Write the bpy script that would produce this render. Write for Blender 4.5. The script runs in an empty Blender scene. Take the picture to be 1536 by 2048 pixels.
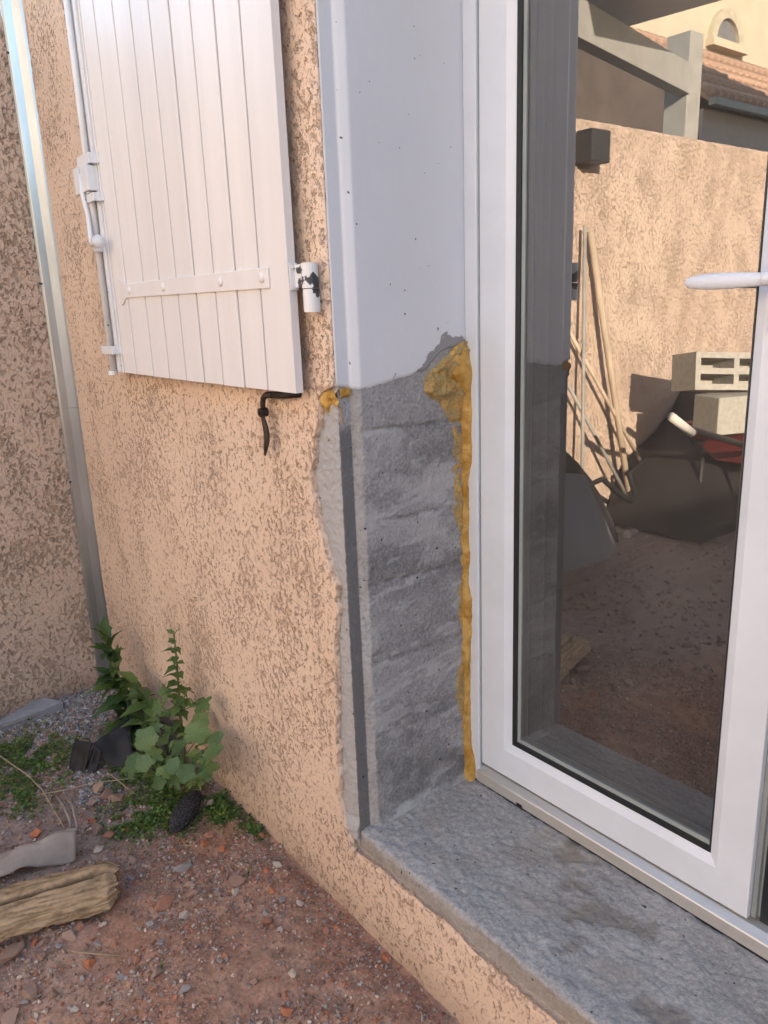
import bpy, math, random
import numpy as np
from mathutils import Vector, Matrix

random.seed(7)
rng = np.random.default_rng(7)
scene = bpy.context.scene
COL = scene.collection
rad = math.radians

# ------------------------------------------------------------------ camera
FPX = 1550.0                                   # focal length in pixels of the 1536 x 2048 photograph
YAW, PITCH, ROLL = rad(-51.92), rad(15.08), rad(-2.19)
CAM = np.array([1.168, -0.860, 1.100])
_cy, _sy = math.cos(YAW), math.sin(YAW)
FWD = np.array([_sy * math.cos(PITCH), _cy * math.cos(PITCH), -math.sin(PITCH)])
_r0 = np.array([_cy, -_sy, 0.0])
_u0 = np.cross(_r0, FWD)
RT = _r0 * math.cos(ROLL) + _u0 * math.sin(ROLL)
UP = -_r0 * math.sin(ROLL) + _u0 * math.cos(ROLL)
cd = bpy.data.cameras.new('camera')
cd.sensor_fit = 'VERTICAL'
cd.sensor_height = 36.0
cd.sensor_width = 27.0
cd.lens = 36.0 * FPX / 2048.0
cd.clip_start = 0.02
cd.clip_end = 500.0
cam = bpy.data.objects.new('camera', cd)
COL.objects.link(cam)
m = Matrix.Identity(4)
for i in range(3):
    m[i][0], m[i][1], m[i][2], m[i][3] = RT[i], UP[i], -FWD[i], CAM[i]
cam.matrix_world = m
scene.camera = cam

# ------------------------------------------------------------------ sky, sun, exposure
SUN_AZ, SUN_EL = rad(30.0), rad(16.0)          # azimuth from +X towards +Y: low evening sun from behind the house
world = bpy.data.worlds.new('World')
scene.world = world
world.use_nodes = True
wn = world.node_tree
bg = wn.nodes['Background']
sky = wn.nodes.new('ShaderNodeTexSky')
sky.sky_type = 'NISHITA'
sky.sun_disc = False
sky.sun_elevation = SUN_EL
sky.sun_rotation = rad(90.0) - SUN_AZ
sky.air_density = 1.15
sky.dust_density = 0.4
sky.ozone_density = 1.6
wn.links.new(sky.outputs[0], bg.inputs[0])
bg.inputs[1].default_value = 0.15
sl = bpy.data.lights.new('sun', 'SUN')
sl.energy = 5.0
sl.angle = rad(0.53)
sl.color = (1.0, 0.85, 0.67)
sun = bpy.data.objects.new('sun', sl)
COL.objects.link(sun)
tosun = Vector((math.cos(SUN_EL) * math.cos(SUN_AZ), math.cos(SUN_EL) * math.sin(SUN_AZ), math.sin(SUN_EL)))
sun.rotation_euler = tosun.to_track_quat('Z', 'Y').to_euler()
sun.location = tosun * 20
scene.view_settings.view_transform = 'Standard'
scene.view_settings.look = 'None'
scene.view_settings.gamma = 1.0
scene.view_settings.use_curve_mapping = False
scene.view_settings.exposure = 2.22
scene.render.engine = 'CYCLES'
scene.cycles.max_bounces = 8
scene.cycles.transparent_max_bounces = 12
scene.cycles.use_denoising = True

# ------------------------------------------------------------------ helpers: places
GLASS_Y = 0.3005
def ray(px, py):
    return RT * ((px - 768) / FPX) - UP * ((py - 1024) / FPX) + FWD
def pX(px, py, x):
    d = ray(px, py); return CAM + d * ((x - CAM[0]) / d[0])
def pY(px, py, y):
    d = ray(px, py); return CAM + d * ((y - CAM[1]) / d[1])
def pZ(px, py, z=-0.22):
    d = ray(px, py); return CAM + d * ((z - CAM[2]) / d[2])
def mX(px, py, x):                              # a place seen in the door glass
    p = pX(px, py, x); p[1] = 2 * GLASS_Y - p[1]; return p
def mZ(px, py, z):
    p = pZ(px, py, z); p[1] = 2 * GLASS_Y - p[1]; return p

# ------------------------------------------------------------------ helpers: noise
def _h(ix, iy, iz, seed):
    n = (ix.astype(np.int64) * 374761393 + iy.astype(np.int64) * 668265263 + iz.astype(np.int64) * 2147483647 + seed * 974634777) & 0xFFFFFFFF
    n = ((n ^ (n >> 13)) * 1274126177) & 0xFFFFFFFF
    n = (n ^ (n >> 16)) & 0xFFFFFFFF
    n = (n * 2246822519) & 0xFFFFFFFF
    return ((n ^ (n >> 15)) & 0xFFFF) / 65535.0
def vn(x, y, z=0.0, seed=0):
    x, y, z = np.broadcast_arrays(np.asarray(x, float), np.asarray(y, float), np.asarray(z, float))
    ix, iy, iz = np.floor(x), np.floor(y), np.floor(z)
    fx, fy, fz = x - ix, y - iy, z - iz
    fx, fy, fz = (t * t * (3 - 2 * t) for t in (fx, fy, fz))
    def c(a, b, d): return _h(ix + a, iy + b, iz + d, seed)
    x00 = c(0,0,0) * (1-fx) + c(1,0,0) * fx
    x10 = c(0,1,0) * (1-fx) + c(1,1,0) * fx
    x01 = c(0,0,1) * (1-fx) + c(1,0,1) * fx
    x11 = c(0,1,1) * (1-fx) + c(1,1,1) * fx
    return (x00 * (1-fy) + x10 * fy) * (1-fz) + (x01 * (1-fy) + x11 * fy) * fz
def fbm(x, y, z=0.0, octv=4, seed=0, gain=0.5):
    a, s, t, f = 1.0, 0.0, 0.0, 1.0
    for o in range(octv):
        s = s + a * vn(np.asarray(x) * f, np.asarray(y) * f, np.asarray(z) * f, seed + o * 17)
        t += a; a *= gain; f *= 2.03
    return s / t
def sstep(a, b, x):
    t = np.clip((x - a) / (b - a), 0, 1); return t * t * (3 - 2 * t)

# ------------------------------------------------------------------ helpers: meshes
def np_mesh(name, V, F, smooth=True):
    V = np.asarray(V, np.float32).reshape(-1, 3); F = np.asarray(F, np.int32)
    me = bpy.data.meshes.new(name)
    me.vertices.add(len(V)); me.vertices.foreach_set('co', V.ravel())
    n, k = F.shape
    me.loops.add(n * k); me.loops.foreach_set('vertex_index', F.ravel())
    me.polygons.add(n)
    me.polygons.foreach_set('loop_start', np.arange(n, dtype=np.int32) * k)
    me.polygons.foreach_set('loop_total', np.full(n, k, np.int32))
    me.polygons.foreach_set('use_smooth', np.full(n, smooth, bool))
    me.update(calc_edges=True)
    return me
def fattr(me, name, vals):
    a = me.attributes.new(name, 'FLOAT', 'POINT'); a.data.foreach_set('value', np.asarray(vals, np.float32).ravel())
def cattr(me, name, rgb):
    rgb = np.asarray(rgb, np.float32).reshape(-1, 3)
    a = me.attributes.new(name, 'FLOAT_COLOR', 'POINT')
    a.data.foreach_set('color', np.concatenate([rgb, np.ones((len(rgb), 1), np.float32)], 1).ravel())
def grid_faces(nu, nv, flip=False):
    i, j = np.meshgrid(np.arange(nu - 1), np.arange(nv - 1), indexing='ij')
    a = (i * nv + j).ravel(); b = a + nv; c = b + 1; d = a + 1
    F = np.stack([a, b, c, d], 1)
    return F[:, ::-1] if flip else F
def ob(name, me, mat=None, parent=None, label=None, cat=None, group=None, kind=None):
    o = bpy.data.objects.new(name, me)
    COL.objects.link(o)
    if mat is not None and me is not None and len(me.materials) == 0: me.materials.append(mat)
    if parent is not None: o.parent = parent
    tag(o, label, cat, group, kind)
    return o
def tag(o, label=None, cat=None, group=None, kind=None):
    if label: o['label'] = label
    if cat: o['category'] = cat
    if group: o['group'] = group
    if kind: o['kind'] = kind
    return o
def empty(name, loc, label=None, cat=None, group=None, kind=None):
    o = bpy.data.objects.new(name, None); o.empty_display_size = 0.05
    COL.objects.link(o); o.location = Vector(loc)
    return tag(o, label, cat, group, kind)
def part(name, me, mat, parent, label=None, kind=None):
    """a part given in world coordinates, under a parent that stands anywhere"""
    o = ob(name, me, mat, parent, label=label, kind=kind)
    w = Vector((0, 0, 0)); p = parent
    while p is not None: w += Vector(p.location); p = p.parent
    o.matrix_parent_inverse = Matrix.Translation(-w)
    return o
def bevel(o, w=0.002, seg=2):
    b = o.modifiers.new('bevel', 'BEVEL'); b.width = w; b.segments = seg; b.limit_method = 'ANGLE'
    return o

class MB:
    """collects boxes, prisms and tubes into one mesh"""
    def __init__(s): s.v = []; s.f = []
    def _add(s, vs, fs):
        k = len(s.v); s.v += [tuple(map(float, p)) for p in vs]; s.f += [tuple(i + k for i in f) for f in fs]; return s
    def box(s, lo, hi):
        (a, b, c), (d, e, f) = lo, hi
        return s._add([(a,b,c),(d,b,c),(d,e,c),(a,e,c),(a,b,f),(d,b,f),(d,e,f),(a,e,f)],
                      [(3,2,1,0),(4,5,6,7),(0,1,5,4),(1,2,6,5),(2,3,7,6),(3,0,4,7)])
    def hexa(s, P):                              # eight corners, bottom four then top four
        return s._add(P, [(3,2,1,0),(4,5,6,7),(0,1,5,4),(1,2,6,5),(2,3,7,6),(3,0,4,7)])
    def prism(s, poly, d):                       # polygon (3-D points) pushed along d
        n = len(poly); poly = [np.array(p, float) for p in poly]; d = np.array(d, float)
        return s._add(poly + [p + d for p in poly],
                      [tuple(range(n))[::-1], tuple(range(n, 2 * n))] + [(i, (i + 1) % n, n + (i + 1) % n, n + i) for i in range(n)])
    def tube(s, pts, r, n=8, squash=1.0, cap=True):
        pts = [np.array(p, float) for p in pts]
        rs = r if hasattr(r, '__len__') else [r] * len(pts)
        vs = []; prev = None
        for i, p in enumerate(pts):
            t = pts[min(i + 1, len(pts) - 1)] - pts[max(i - 1, 0)]; t = t / (np.linalg.norm(t) + 1e-9)
            if prev is None:
                a = np.array([0, 0, 1.0]) if abs(t[2]) < 0.9 else np.array([1.0, 0, 0])
            else: a = prev
            u = a - t * (a @ t); u /= np.linalg.norm(u) + 1e-9; w = np.cross(t, u); prev = u
            for k in range(n):
                an = 2 * math.pi * k / n
                vs.append(p + u * rs[i] * math.cos(an) + w * rs[i] * squash * math.sin(an))
        fs = []
        for i in range(len(pts) - 1):
            for k in range(n):
                fs.append((i * n + k, i * n + (k + 1) % n, (i + 1) * n + (k + 1) % n, (i + 1) * n + k))
        if cap:
            fs.append(tuple(range(n))[::-1]); fs.append(tuple(range((len(pts) - 1) * n, len(pts) * n)))
        return s._add(vs, fs)
    def mesh(s, name, smooth=False):
        me = bpy.data.meshes.new(name); me.from_pydata(s.v, [], s.f); me.update()
        if smooth: me.polygons.foreach_set('use_smooth', [True] * len(me.polygons))
        return me

# ------------------------------------------------------------------ helpers: materials
def newmat(name):
    mt = bpy.data.materials.new(name); mt.use_nodes = True
    nt = mt.node_tree; b = nt.nodes['Principled BSDF']
    return mt, nt, b
def N(nt, typ, **kw):
    n = nt.nodes.new(typ)
    for k, v in kw.items(): setattr(n, k, v)
    return n
def noise(nt, vec, scale, detail=3.0, rough=0.55, dist=0.0):
    n = N(nt, 'ShaderNodeTexNoise'); n.inputs['Scale'].default_value = scale; n.inputs['Detail'].default_value = detail
    n.inputs['Roughness'].default_value = rough; n.inputs['Distortion'].default_value = dist
    if vec is not None: nt.links.new(vec, n.inputs['Vector'])
    return n.outputs['Fac']
def ramp(nt, val, a, b, lo=0.0, hi=1.0):
    r = N(nt, 'ShaderNodeMapRange', interpolation_type='SMOOTHSTEP')
    r.inputs['From Min'].default_value = a; r.inputs['From Max'].default_value = b
    r.inputs['To Min'].default_value = lo; r.inputs['To Max'].default_value = hi
    nt.links.new(val, r.inputs['Value']); return r.outputs['Result']
def mixc(nt, fac, a, b):
    x = N(nt, 'ShaderNodeMix', data_type='RGBA')
    for sock, v in (('Factor', fac), ('A', a), ('B', b)):
        s = [i for i in x.inputs if i.name == sock and (i.type == 'RGBA' if sock != 'Factor' else i.type == 'VALUE')][0]
        if hasattr(v, 'is_linked') or hasattr(v, 'links'): nt.links.new(v, s)
        elif sock == 'Factor': s.default_value = v
        else: s.default_value = (*v, 1.0)
    return [o for o in x.outputs if o.type == 'RGBA'][0]
def math_(nt, op, a, b=0.0, c=None):
    n = N(nt, 'ShaderNodeMath', operation=op)
    for i, v in enumerate((a, b) if c is None else (a, b, c)):
        if hasattr(v, 'links'): nt.links.new(v, n.inputs[i])
        else: n.inputs[i].default_value = v
    return n.outputs[0]
def coords(nt, scale=(1, 1, 1)):
    t = N(nt, 'ShaderNodeTexCoord'); mp = N(nt, 'ShaderNodeMapping'); mp.inputs['Scale'].default_value = scale
    nt.links.new(t.outputs['Object'], mp.inputs['Vector']); return mp.outputs['Vector']
def bump(nt, b, h, strength, dist):
    n = N(nt, 'ShaderNodeBump'); n.inputs['Strength'].default_value = strength; n.inputs['Distance'].default_value = dist
    nt.links.new(h, n.inputs['Height']); nt.links.new(n.outputs[0], b.inputs['Normal'])
def simple(name, col, rough=0.6, metal=0.0, var=0.12, vs=8.0, bmp=0.0, bs=60.0, stretch=(1, 1, 1), spec=0.5, col2=None):
    mt, nt, b = newmat(name)
    v = coords(nt, stretch)
    f = noise(nt, v, vs, 5.0, 0.6)
    lo = tuple(max(0, c * (1 - var)) for c in col); hi = tuple(min(1, c * (1 + var)) for c in col)
    if col2: lo, hi = col, col2
    nt.links.new(mixc(nt, ramp(nt, f, 0.3, 0.7), lo, hi), b.inputs['Base Color'])
    b.inputs['Roughness'].default_value = rough; b.inputs['Metallic'].default_value = metal
    b.inputs['Specular IOR Level'].default_value = spec
    if bmp: bump(nt, b, noise(nt, v, bs, 4.0, 0.6), bmp, 0.004)
    return mt

def stucco(name, base, base2, pit, thr=0.535, scale=52.0, stretch=(1, 1, 0.72), amp=0.0028, big=2.2):
    mt, nt, b = newmat(name)
    v = coords(nt, stretch)
    n1 = noise(nt, v, scale, 6.0, 0.70, 0.25)
    n2 = noise(nt, v, big, 2.0, 0.5)
    n3 = noise(nt, v, 260.0, 2.0, 0.5)
    shift = math_(nt, 'MULTIPLY_ADD', n2, 0.26, -0.13)
    s = math_(nt, 'ADD', n1, shift)
    pf = ramp(nt, s, thr - 0.015, thr + 0.05)
    pf2 = ramp(nt, math_(nt, 'ADD', noise(nt, v, scale * 2.3, 4.0, 0.6, 0.3), math_(nt, 'MULTIPLY', shift, 0.5)), thr + 0.015, thr + 0.075)
    big_c = mixc(nt, ramp(nt, noise(nt, v, 1.6, 3.0, 0.5), 0.35, 0.65), base, base2)
    big_c = mixc(nt, ramp(nt, n3, 0.3, 0.75, 0.0, 0.18), big_c, pit)
    big_c = mixc(nt, math_(nt, 'MULTIPLY', pf2, 0.38), big_c, pit)
    nt.links.new(mixc(nt, math_(nt, 'MULTIPLY', pf, 0.50), big_c, pit), b.inputs['Base Color'])
    sep = N(nt, 'ShaderNodeSeparateXYZ'); nt.links.new(coords(nt), sep.inputs[0])
    zsp = math_(nt, 'ADD', sep.outputs['Z'], math_(nt, 'MULTIPLY_ADD', noise(nt, coords(nt), 14.0, 4.0, 0.6), -0.16, 0.08))
    dirt = ramp(nt, zsp, -0.24, -0.11, 0.42, 0.0)                                  # soil splashed up from the ground
    src = b.inputs['Base Color'].links[0].from_socket
    nt.links.new(mixc(nt, dirt, src, (0.30, 0.205, 0.150)), b.inputs['Base Color'])
    b.inputs['Roughness'].default_value = 0.92
    b.inputs['Specular IOR Level'].default_value = 0.2
    h = math_(nt, 'MULTIPLY_ADD', pf, -1.0, math_(nt, 'MULTIPLY', n3, 0.16))
    h = math_(nt, 'ADD', h, math_(nt, 'MULTIPLY', noise(nt, v, 12.0, 2.0), 0.5))
    h = math_(nt, 'MULTIPLY_ADD', pf2, -0.45, h)
    d = N(nt, 'ShaderNodeDisplacement'); d.inputs['Scale'].default_value = amp; d.inputs['Midlevel'].default_value = 0.0
    nt.links.new(h, d.inputs['Height'])
    nt.links.new(d.outputs[0], nt.nodes['Material Output'].inputs['Displacement'])
    mt.displacement_method = 'BOTH'
    return mt

MAT = {}
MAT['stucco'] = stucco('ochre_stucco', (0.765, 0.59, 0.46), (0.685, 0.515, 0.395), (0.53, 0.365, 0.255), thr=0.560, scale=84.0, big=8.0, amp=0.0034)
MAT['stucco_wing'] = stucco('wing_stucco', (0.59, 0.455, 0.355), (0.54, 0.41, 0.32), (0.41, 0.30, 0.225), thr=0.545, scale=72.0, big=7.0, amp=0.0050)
MAT['garden_stucco'] = simple('garden_wall_stucco', (0.50, 0.36, 0.22), 0.95, var=0.2, vs=5.0, bmp=0.6, bs=55.0, col2=(0.66, 0.49, 0.32))
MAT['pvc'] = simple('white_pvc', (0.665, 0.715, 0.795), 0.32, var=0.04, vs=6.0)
MAT['gasket'] = simple('black_rubber', (0.015, 0.017, 0.02), 0.45, var=0.1)
MAT['spacer'] = simple('aluminium_spacer', (0.42, 0.46, 0.46), 0.4, 0.6, var=0.05)
MAT['seal'] = simple('grey_seal', (0.30, 0.34, 0.34), 0.5, var=0.1)
MAT['alu'] = simple('aluminium_threshold', (0.62, 0.60, 0.57), 0.42, 0.55, var=0.05, vs=12, stretch=(1, 8, 8))
MAT['galv'] = simple('galvanised_steel', (0.40, 0.425, 0.44), 0.30, 0.85, var=0.14, vs=16, stretch=(1, 1, 0.15), bmp=0.06, bs=9)
MAT['iron'] = simple('dark_iron', (0.040, 0.028, 0.022), 0.55, 0.4, var=0.4, vs=40, bmp=0.3, bs=120)
MAT['dark'] = simple('dark_interior', (0.035, 0.033, 0.035), 0.8)
MAT['floor'] = simple('interior_floor', (0.06, 0.05, 0.045), 0.5)
MAT['concrete_plain'] = simple('concrete_core', (0.30, 0.30, 0.30), 0.9, bmp=0.4)
MAT['roof_tile'] = simple('terracotta', (0.40, 0.25, 0.17), 0.85, var=0.35, vs=6, bmp=0.3, bs=30)
MAT['cream_light'] = simple('pale_render', (0.66, 0.58, 0.50), 0.9, var=0.06, vs=2)
MAT['cream'] = simple('cream_render', (0.52, 0.44, 0.32), 0.9, var=0.06, vs=2)

def paint_mat(name, col, under, chips=0.0, specks=True, rough=0.5):
    """old paint; an attribute 'edge' (metres from a broken edge) lets the grey cement show where it has flaked"""
    mt, nt, b = newmat(name)
    v = coords(nt)
    c = mixc(nt, ramp(nt, noise(nt, v, 2.5, 4.0), 0.3, 0.7), col, tuple(k * 0.94 for k in col))
    if specks:
        sp = noise(nt, v, 95.0, 1.0, 0.5)
        c = mixc(nt, ramp(nt, sp, 0.775, 0.80), c, tuple(k * 0.35 for k in under))
    h = noise(nt, v, 130.0, 3.0)
    if chips:
        at = N(nt, 'ShaderNodeAttribute', attribute_name='chip')
        f = math_(nt, 'ADD', at.outputs['Fac'], math_(nt, 'MULTIPLY_ADD', noise(nt, v, 38.0, 4.0, 0.6, 0.8), 1.5, -0.75))
        k = ramp(nt, f, 0.47, 0.53)
        c = mixc(nt, k, c, under)
        h = math_(nt, 'MULTIPLY_ADD', k, -3.0, h)
    nt.links.new(c, b.inputs['Base Color'])
    b.inputs['Roughness'].default_value = rough
    bump(nt, b, h, 0.22, 0.0015)
    return mt
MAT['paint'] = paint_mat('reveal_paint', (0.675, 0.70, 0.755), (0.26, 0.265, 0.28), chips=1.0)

def concrete_mat(name, c0, c1, grain=0.35, bs=170.0, warm=None, amp=0.6, cloud=0.5):
    """cement: attribute 'tone' (0 dark .. 1 light) and 'stain' shape the patches, noise gives the grain"""
    mt, nt, b = newmat(name)
    v = coords(nt)
    at = N(nt, 'ShaderNodeAttribute', attribute_name='tone').outputs['Fac']
    st = N(nt, 'ShaderNodeAttribute', attribute_name='stain').outputs['Fac']
    g = noise(nt, v, bs, 4.0, 0.7)
    g2 = noise(nt, v, 40.0, 4.0, 0.65)
    t = math_(nt, 'ADD', at, math_(nt, 'MULTIPLY_ADD', g, grain * 2, -grain))
    t = math_(nt, 'ADD', t, math_(nt, 'MULTIPLY_ADD', g2, cloud, -cloud / 2))
    c = mixc(nt, ramp(nt, t, 0.0, 1.0), c0, c1)
    c = mixc(nt, st, c, warm or (0.27, 0.22, 0.165))
    pits = ramp(nt, noise(nt, v, 75.0, 1.0, 0.4), 0.75, 0.79)
    c = mixc(nt, pits, c, tuple(k * 0.3 for k in c0))
    nt.links.new(c, b.inputs['Base Color'])
    b.inputs['Roughness'].default_value = 0.93
    b.inputs['Specular IOR Level'].default_value = 0.25
    h = math_(nt, 'MULTIPLY_ADD', pits, -2.0, math_(nt, 'ADD', g, g2))
    bump(nt, b, h, amp, 0.003)
    return mt
MAT['concrete'] = concrete_mat('bare_concrete', (0.155, 0.158, 0.165), (0.44, 0.445, 0.46), grain=0.60, bs=150.0, amp=0.9)
MAT['sill'] = concrete_mat('sill_cement', (0.20, 0.197, 0.195), (0.50, 0.485, 0.475), grain=0.56, bs=170.0, amp=0.75, cloud=0.2)

def foam_mat():
    mt, nt, b = newmat('expanding_foam')
    v = coords(nt)
    f = noise(nt, v, 22.0, 4.0, 0.6)
    c = mixc(nt, ramp(nt, f, 0.35, 0.65), (0.40, 0.215, 0.042), (0.58, 0.375, 0.125))
    c = mixc(nt, ramp(nt, noise(nt, v, 120.0, 2.0), 0.6, 0.7, 0, 0.5), c, (0.25, 0.13, 0.03))
    nt.links.new(c, b.inputs['Base Color']); b.inputs['Roughness'].default_value = 0.82; b.inputs['Specular IOR Level'].default_value = 0.25
    b.inputs['Subsurface Weight'].default_value = 0.08
    b.inputs['Subsurface Radius'].default_value = (0.01, 0.005, 0.002)
    vo = N(nt, 'ShaderNodeTexVoronoi'); vo.inputs['Scale'].default_value = 210.0; nt.links.new(v, vo.inputs['Vector'])
    hb = math_(nt, 'MULTIPLY_ADD', ramp(nt, vo.outputs['Distance'], 0.0, 0.35), 0.8, noise(nt, v, 90.0, 4.0))
    bump(nt, b, hb, 0.55, 0.003)
    return mt
MAT['foam'] = foam_mat()
def smear_mat():
    mt, nt, b = newmat('foam_smear')
    v = coords(nt)
    c = mixc(nt, ramp(nt, noise(nt, v, 30.0, 4.0), 0.35, 0.6), (0.36, 0.27, 0.12), (0.50, 0.32, 0.10))
    c = mixc(nt, ramp(nt, noise(nt, v, 210.0, 3.0, 0.7), 0.5, 0.62, 0, 0.75), c, (0.20, 0.17, 0.12))
    nt.links.new(c, b.inputs['Base Color']); b.inputs['Roughness'].default_value = 0.9
    bump(nt, b, noise(nt, v, 170.0, 4.0, 0.7), 0.8, 0.004)
    return mt
MAT['smear'] = smear_mat()

def glass_mat(name, refl, tint, veil=0.0):
    mt, nt, b = newmat(name)
    nt.nodes.remove(b)
    gl = N(nt, 'ShaderNodeBsdfGlossy'); gl.inputs['Roughness'].default_value = 0.0; gl.inputs['Color'].default_value = (1, 1, 1, 1)
    tr = N(nt, 'ShaderNodeBsdfTransparent'); tr.inputs['Color'].default_value = (*tint, 1)
    lw = N(nt, 'ShaderNodeFresnel'); lw.inputs['IOR'].default_value = refl
    mx = N(nt, 'ShaderNodeMixShader')
    nt.links.new(lw.outputs[0], mx.inputs[0]); nt.links.new(tr.outputs[0], mx.inputs[1]); nt.links.new(gl.outputs[0], mx.inputs[2])
    df = N(nt, 'ShaderNodeBsdfDiffuse'); df.inputs['Color'].default_value = (0.75, 0.72, 0.70, 1)      # pale diffuse veil put in to lighten the dark reflections
    m2 = N(nt, 'ShaderNodeMixShader'); nt.links.new(ramp(nt, noise(nt, coords(nt, (1, 1, 0.4)), 5.0, 4.0), 0.3, 0.75, veil * 0.6, veil * 1.4), m2.inputs[0])
    nt.links.new(mx.outputs[0], m2.inputs[1]); nt.links.new(df.outputs[0], m2.inputs[2])
    nt.links.new(m2.outputs[0], nt.nodes['Material Output'].inputs['Surface'])
    return mt
MAT['glass_outer'] = glass_mat('outer_pane_glass', 2.95, (0.86, 0.90, 0.88), veil=0.05)
MAT['glass_inner'] = glass_mat('inner_pane_glass', 2.05, (0.80, 0.84, 0.83))

def colmat(name, rough=0.9, bmp=0.4, bs=150.0, attr='col', spec=0.3, trans=0.0):
    mt, nt, b = newmat(name)
    a = N(nt, 'ShaderNodeAttribute', attribute_name=attr)
    v = coords(nt)
    f = ramp(nt, noise(nt, v, bs, 3.0, 0.6), 0.25, 0.75, 0.72, 1.18)
    mul = N(nt, 'ShaderNodeVectorMath', operation='SCALE')
    nt.links.new(a.outputs['Color'], mul.inputs[0]); nt.links.new(f, mul.inputs['Scale'])
    nt.links.new(mul.outputs[0], b.inputs['Base Color'])
    b.inputs['Roughness'].default_value = rough; b.inputs['Specular IOR Level'].default_value = spec
    if bmp: bump(nt, b, noise(nt, v, bs, 4.0, 0.65), bmp, 0.003)
    return mt
MAT['soil'] = colmat('soil', 0.97, 0.9, 110.0)
MAT['gravel'] = colmat('gravel', 0.9, 0.25, 300.0)

# ================================================================== LARGE STRUCTURE
GROUND = -0.225
def ground_h(x, y):
    h = GROUND + 0.030 * (fbm(x * 2.2 + 5, y * 2.2, 0, 3, 11) - 0.5) + 0.016 * (fbm(x * 9, y * 9, 0, 3, 12) - 0.5)
    h = h + 0.014 * (fbm(x * 34, y * 34, 0, 3, 13) - 0.5)
    h = h + 0.020 * np.exp(-((x + 1.25) ** 2 + (y + 0.30) ** 2) / 0.10)         # debris heap in the corner
    h = h - 0.012 * np.exp(-((y + 0.060) / 0.03) ** 2)                            # a small gutter along the wall foot
    return h
def lines(a, b, step, far):
    core = np.arange(a, b + step / 2, step)
    g = [step * 1.6]
    while sum(g) < far: g.append(g[-1] * 1.45)
    c = np.cumsum(g)
    return np.concatenate([(core[0] - c)[::-1], core, core[-1] + c])
gx = lines(-1.62, 0.75, 0.0075, 70); gy = lines(-1.05, 0.0, 0.0075, 70)
XX, YY = np.meshgrid(gx, gy, indexing='ij')
ZZ = ground_h(XX, YY)
inside = (XX > -2) & (XX < 1.2) & (YY > -1.5) & (YY < 0.4)
ZZ = np.where(inside, ZZ, GROUND + 0.03 * (fbm(XX * 2.2 + 5, YY * 2.2, 0, 3, 11) - 0.5))
ZZ = np.where(YY > 0.03, np.minimum(ZZ, GROUND - 0.02), ZZ)
me = np_mesh('ground', np.stack([XX, YY, ZZ], -1), grid_faces(len(gx), len(gy)))
n1 = fbm(XX * 3.1, YY * 3.1, 0, 4, 21); n2 = fbm(XX * 40, YY * 40, 0, 3, 22); n3 = fbm(XX * 7, YY * 7, 3.3, 3, 23)
def lerp3(t, a, b): t = t[..., None]; return np.array(a) * (1 - t) + np.array(b) * t
c = lerp3(sstep(0.35, 0.65, n1), (0.355, 0.188, 0.124), (0.37, 0.25, 0.185))
c = lerp3(sstep(0.45, 0.7, n3) * 0.6, (0, 0, 0), (0, 0, 0)) + c * (0.65 + 0.7 * n2[..., None])
grey = sstep(0.25, -0.15, (XX + 0.62) + 0.55 * (YY + 0.35) + 0.35 * (n1 - 0.5))   # greyer dirt towards the corner
c = c * (1 - grey[..., None] * 0.75) + np.array((0.22, 0.195, 0.185)) * (0.6 + 0.8 * n2[..., None]) * grey[..., None] * 0.75
cattr(me, 'col', c)
ground = ob('ground', me, MAT['soil'], kind='structure')

# ---- the house: facade wall with stucco coat, bare concrete jamb, painted reveal
SY, CY = -0.045, -0.033                         # faces of the stucco and of the concrete behind it
OPEN_W, OPEN_H = 1.36, 2.20
HR = 1.56                                       # right end of the house
house = empty('house_wall', (0, 0, GROUND), 'ochre stucco house wall with a white painted reveal patched in bare grey concrete', 'wall')
core = MB()
core.box((-1.86, -0.030, -0.6), (-0.020, 0.30, 3.9))
core.box((-0.020, -0.028, OPEN_H + 0.02), (OPEN_W + 0.02, 0.30, 3.9))
core.box((OPEN_W + 0.012, -0.028, -0.6), (HR, 0.30, 3.9))
core.box((-0.020, -0.026, -0.6), (OPEN_W + 0.012, 0.30, -0.060))
part('masonry_core', core.mesh('masonry_core'), MAT['concrete_plain'], house)
shell = MB()
shell.box((HR - 0.04, 0.31, -0.6), (HR, 6.0, 3.9)); shell.box((-1.86, 5.7, -0.6), (HR - 0.05, 6.0, 3.9)); shell.box((-1.86, 0.31, -0.6), (-1.56, 5.69, 3.9))
part('rear_wall', shell.mesh('rear_wall'), MAT['garden_stucco'], house)
roof = MB(); roof.box((-2.0, -0.05, 3.91), (HR + 0.05, 6.2, 4.05))
part('roof', roof.mesh('roof'), MAT['roof_tile'], house)

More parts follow.
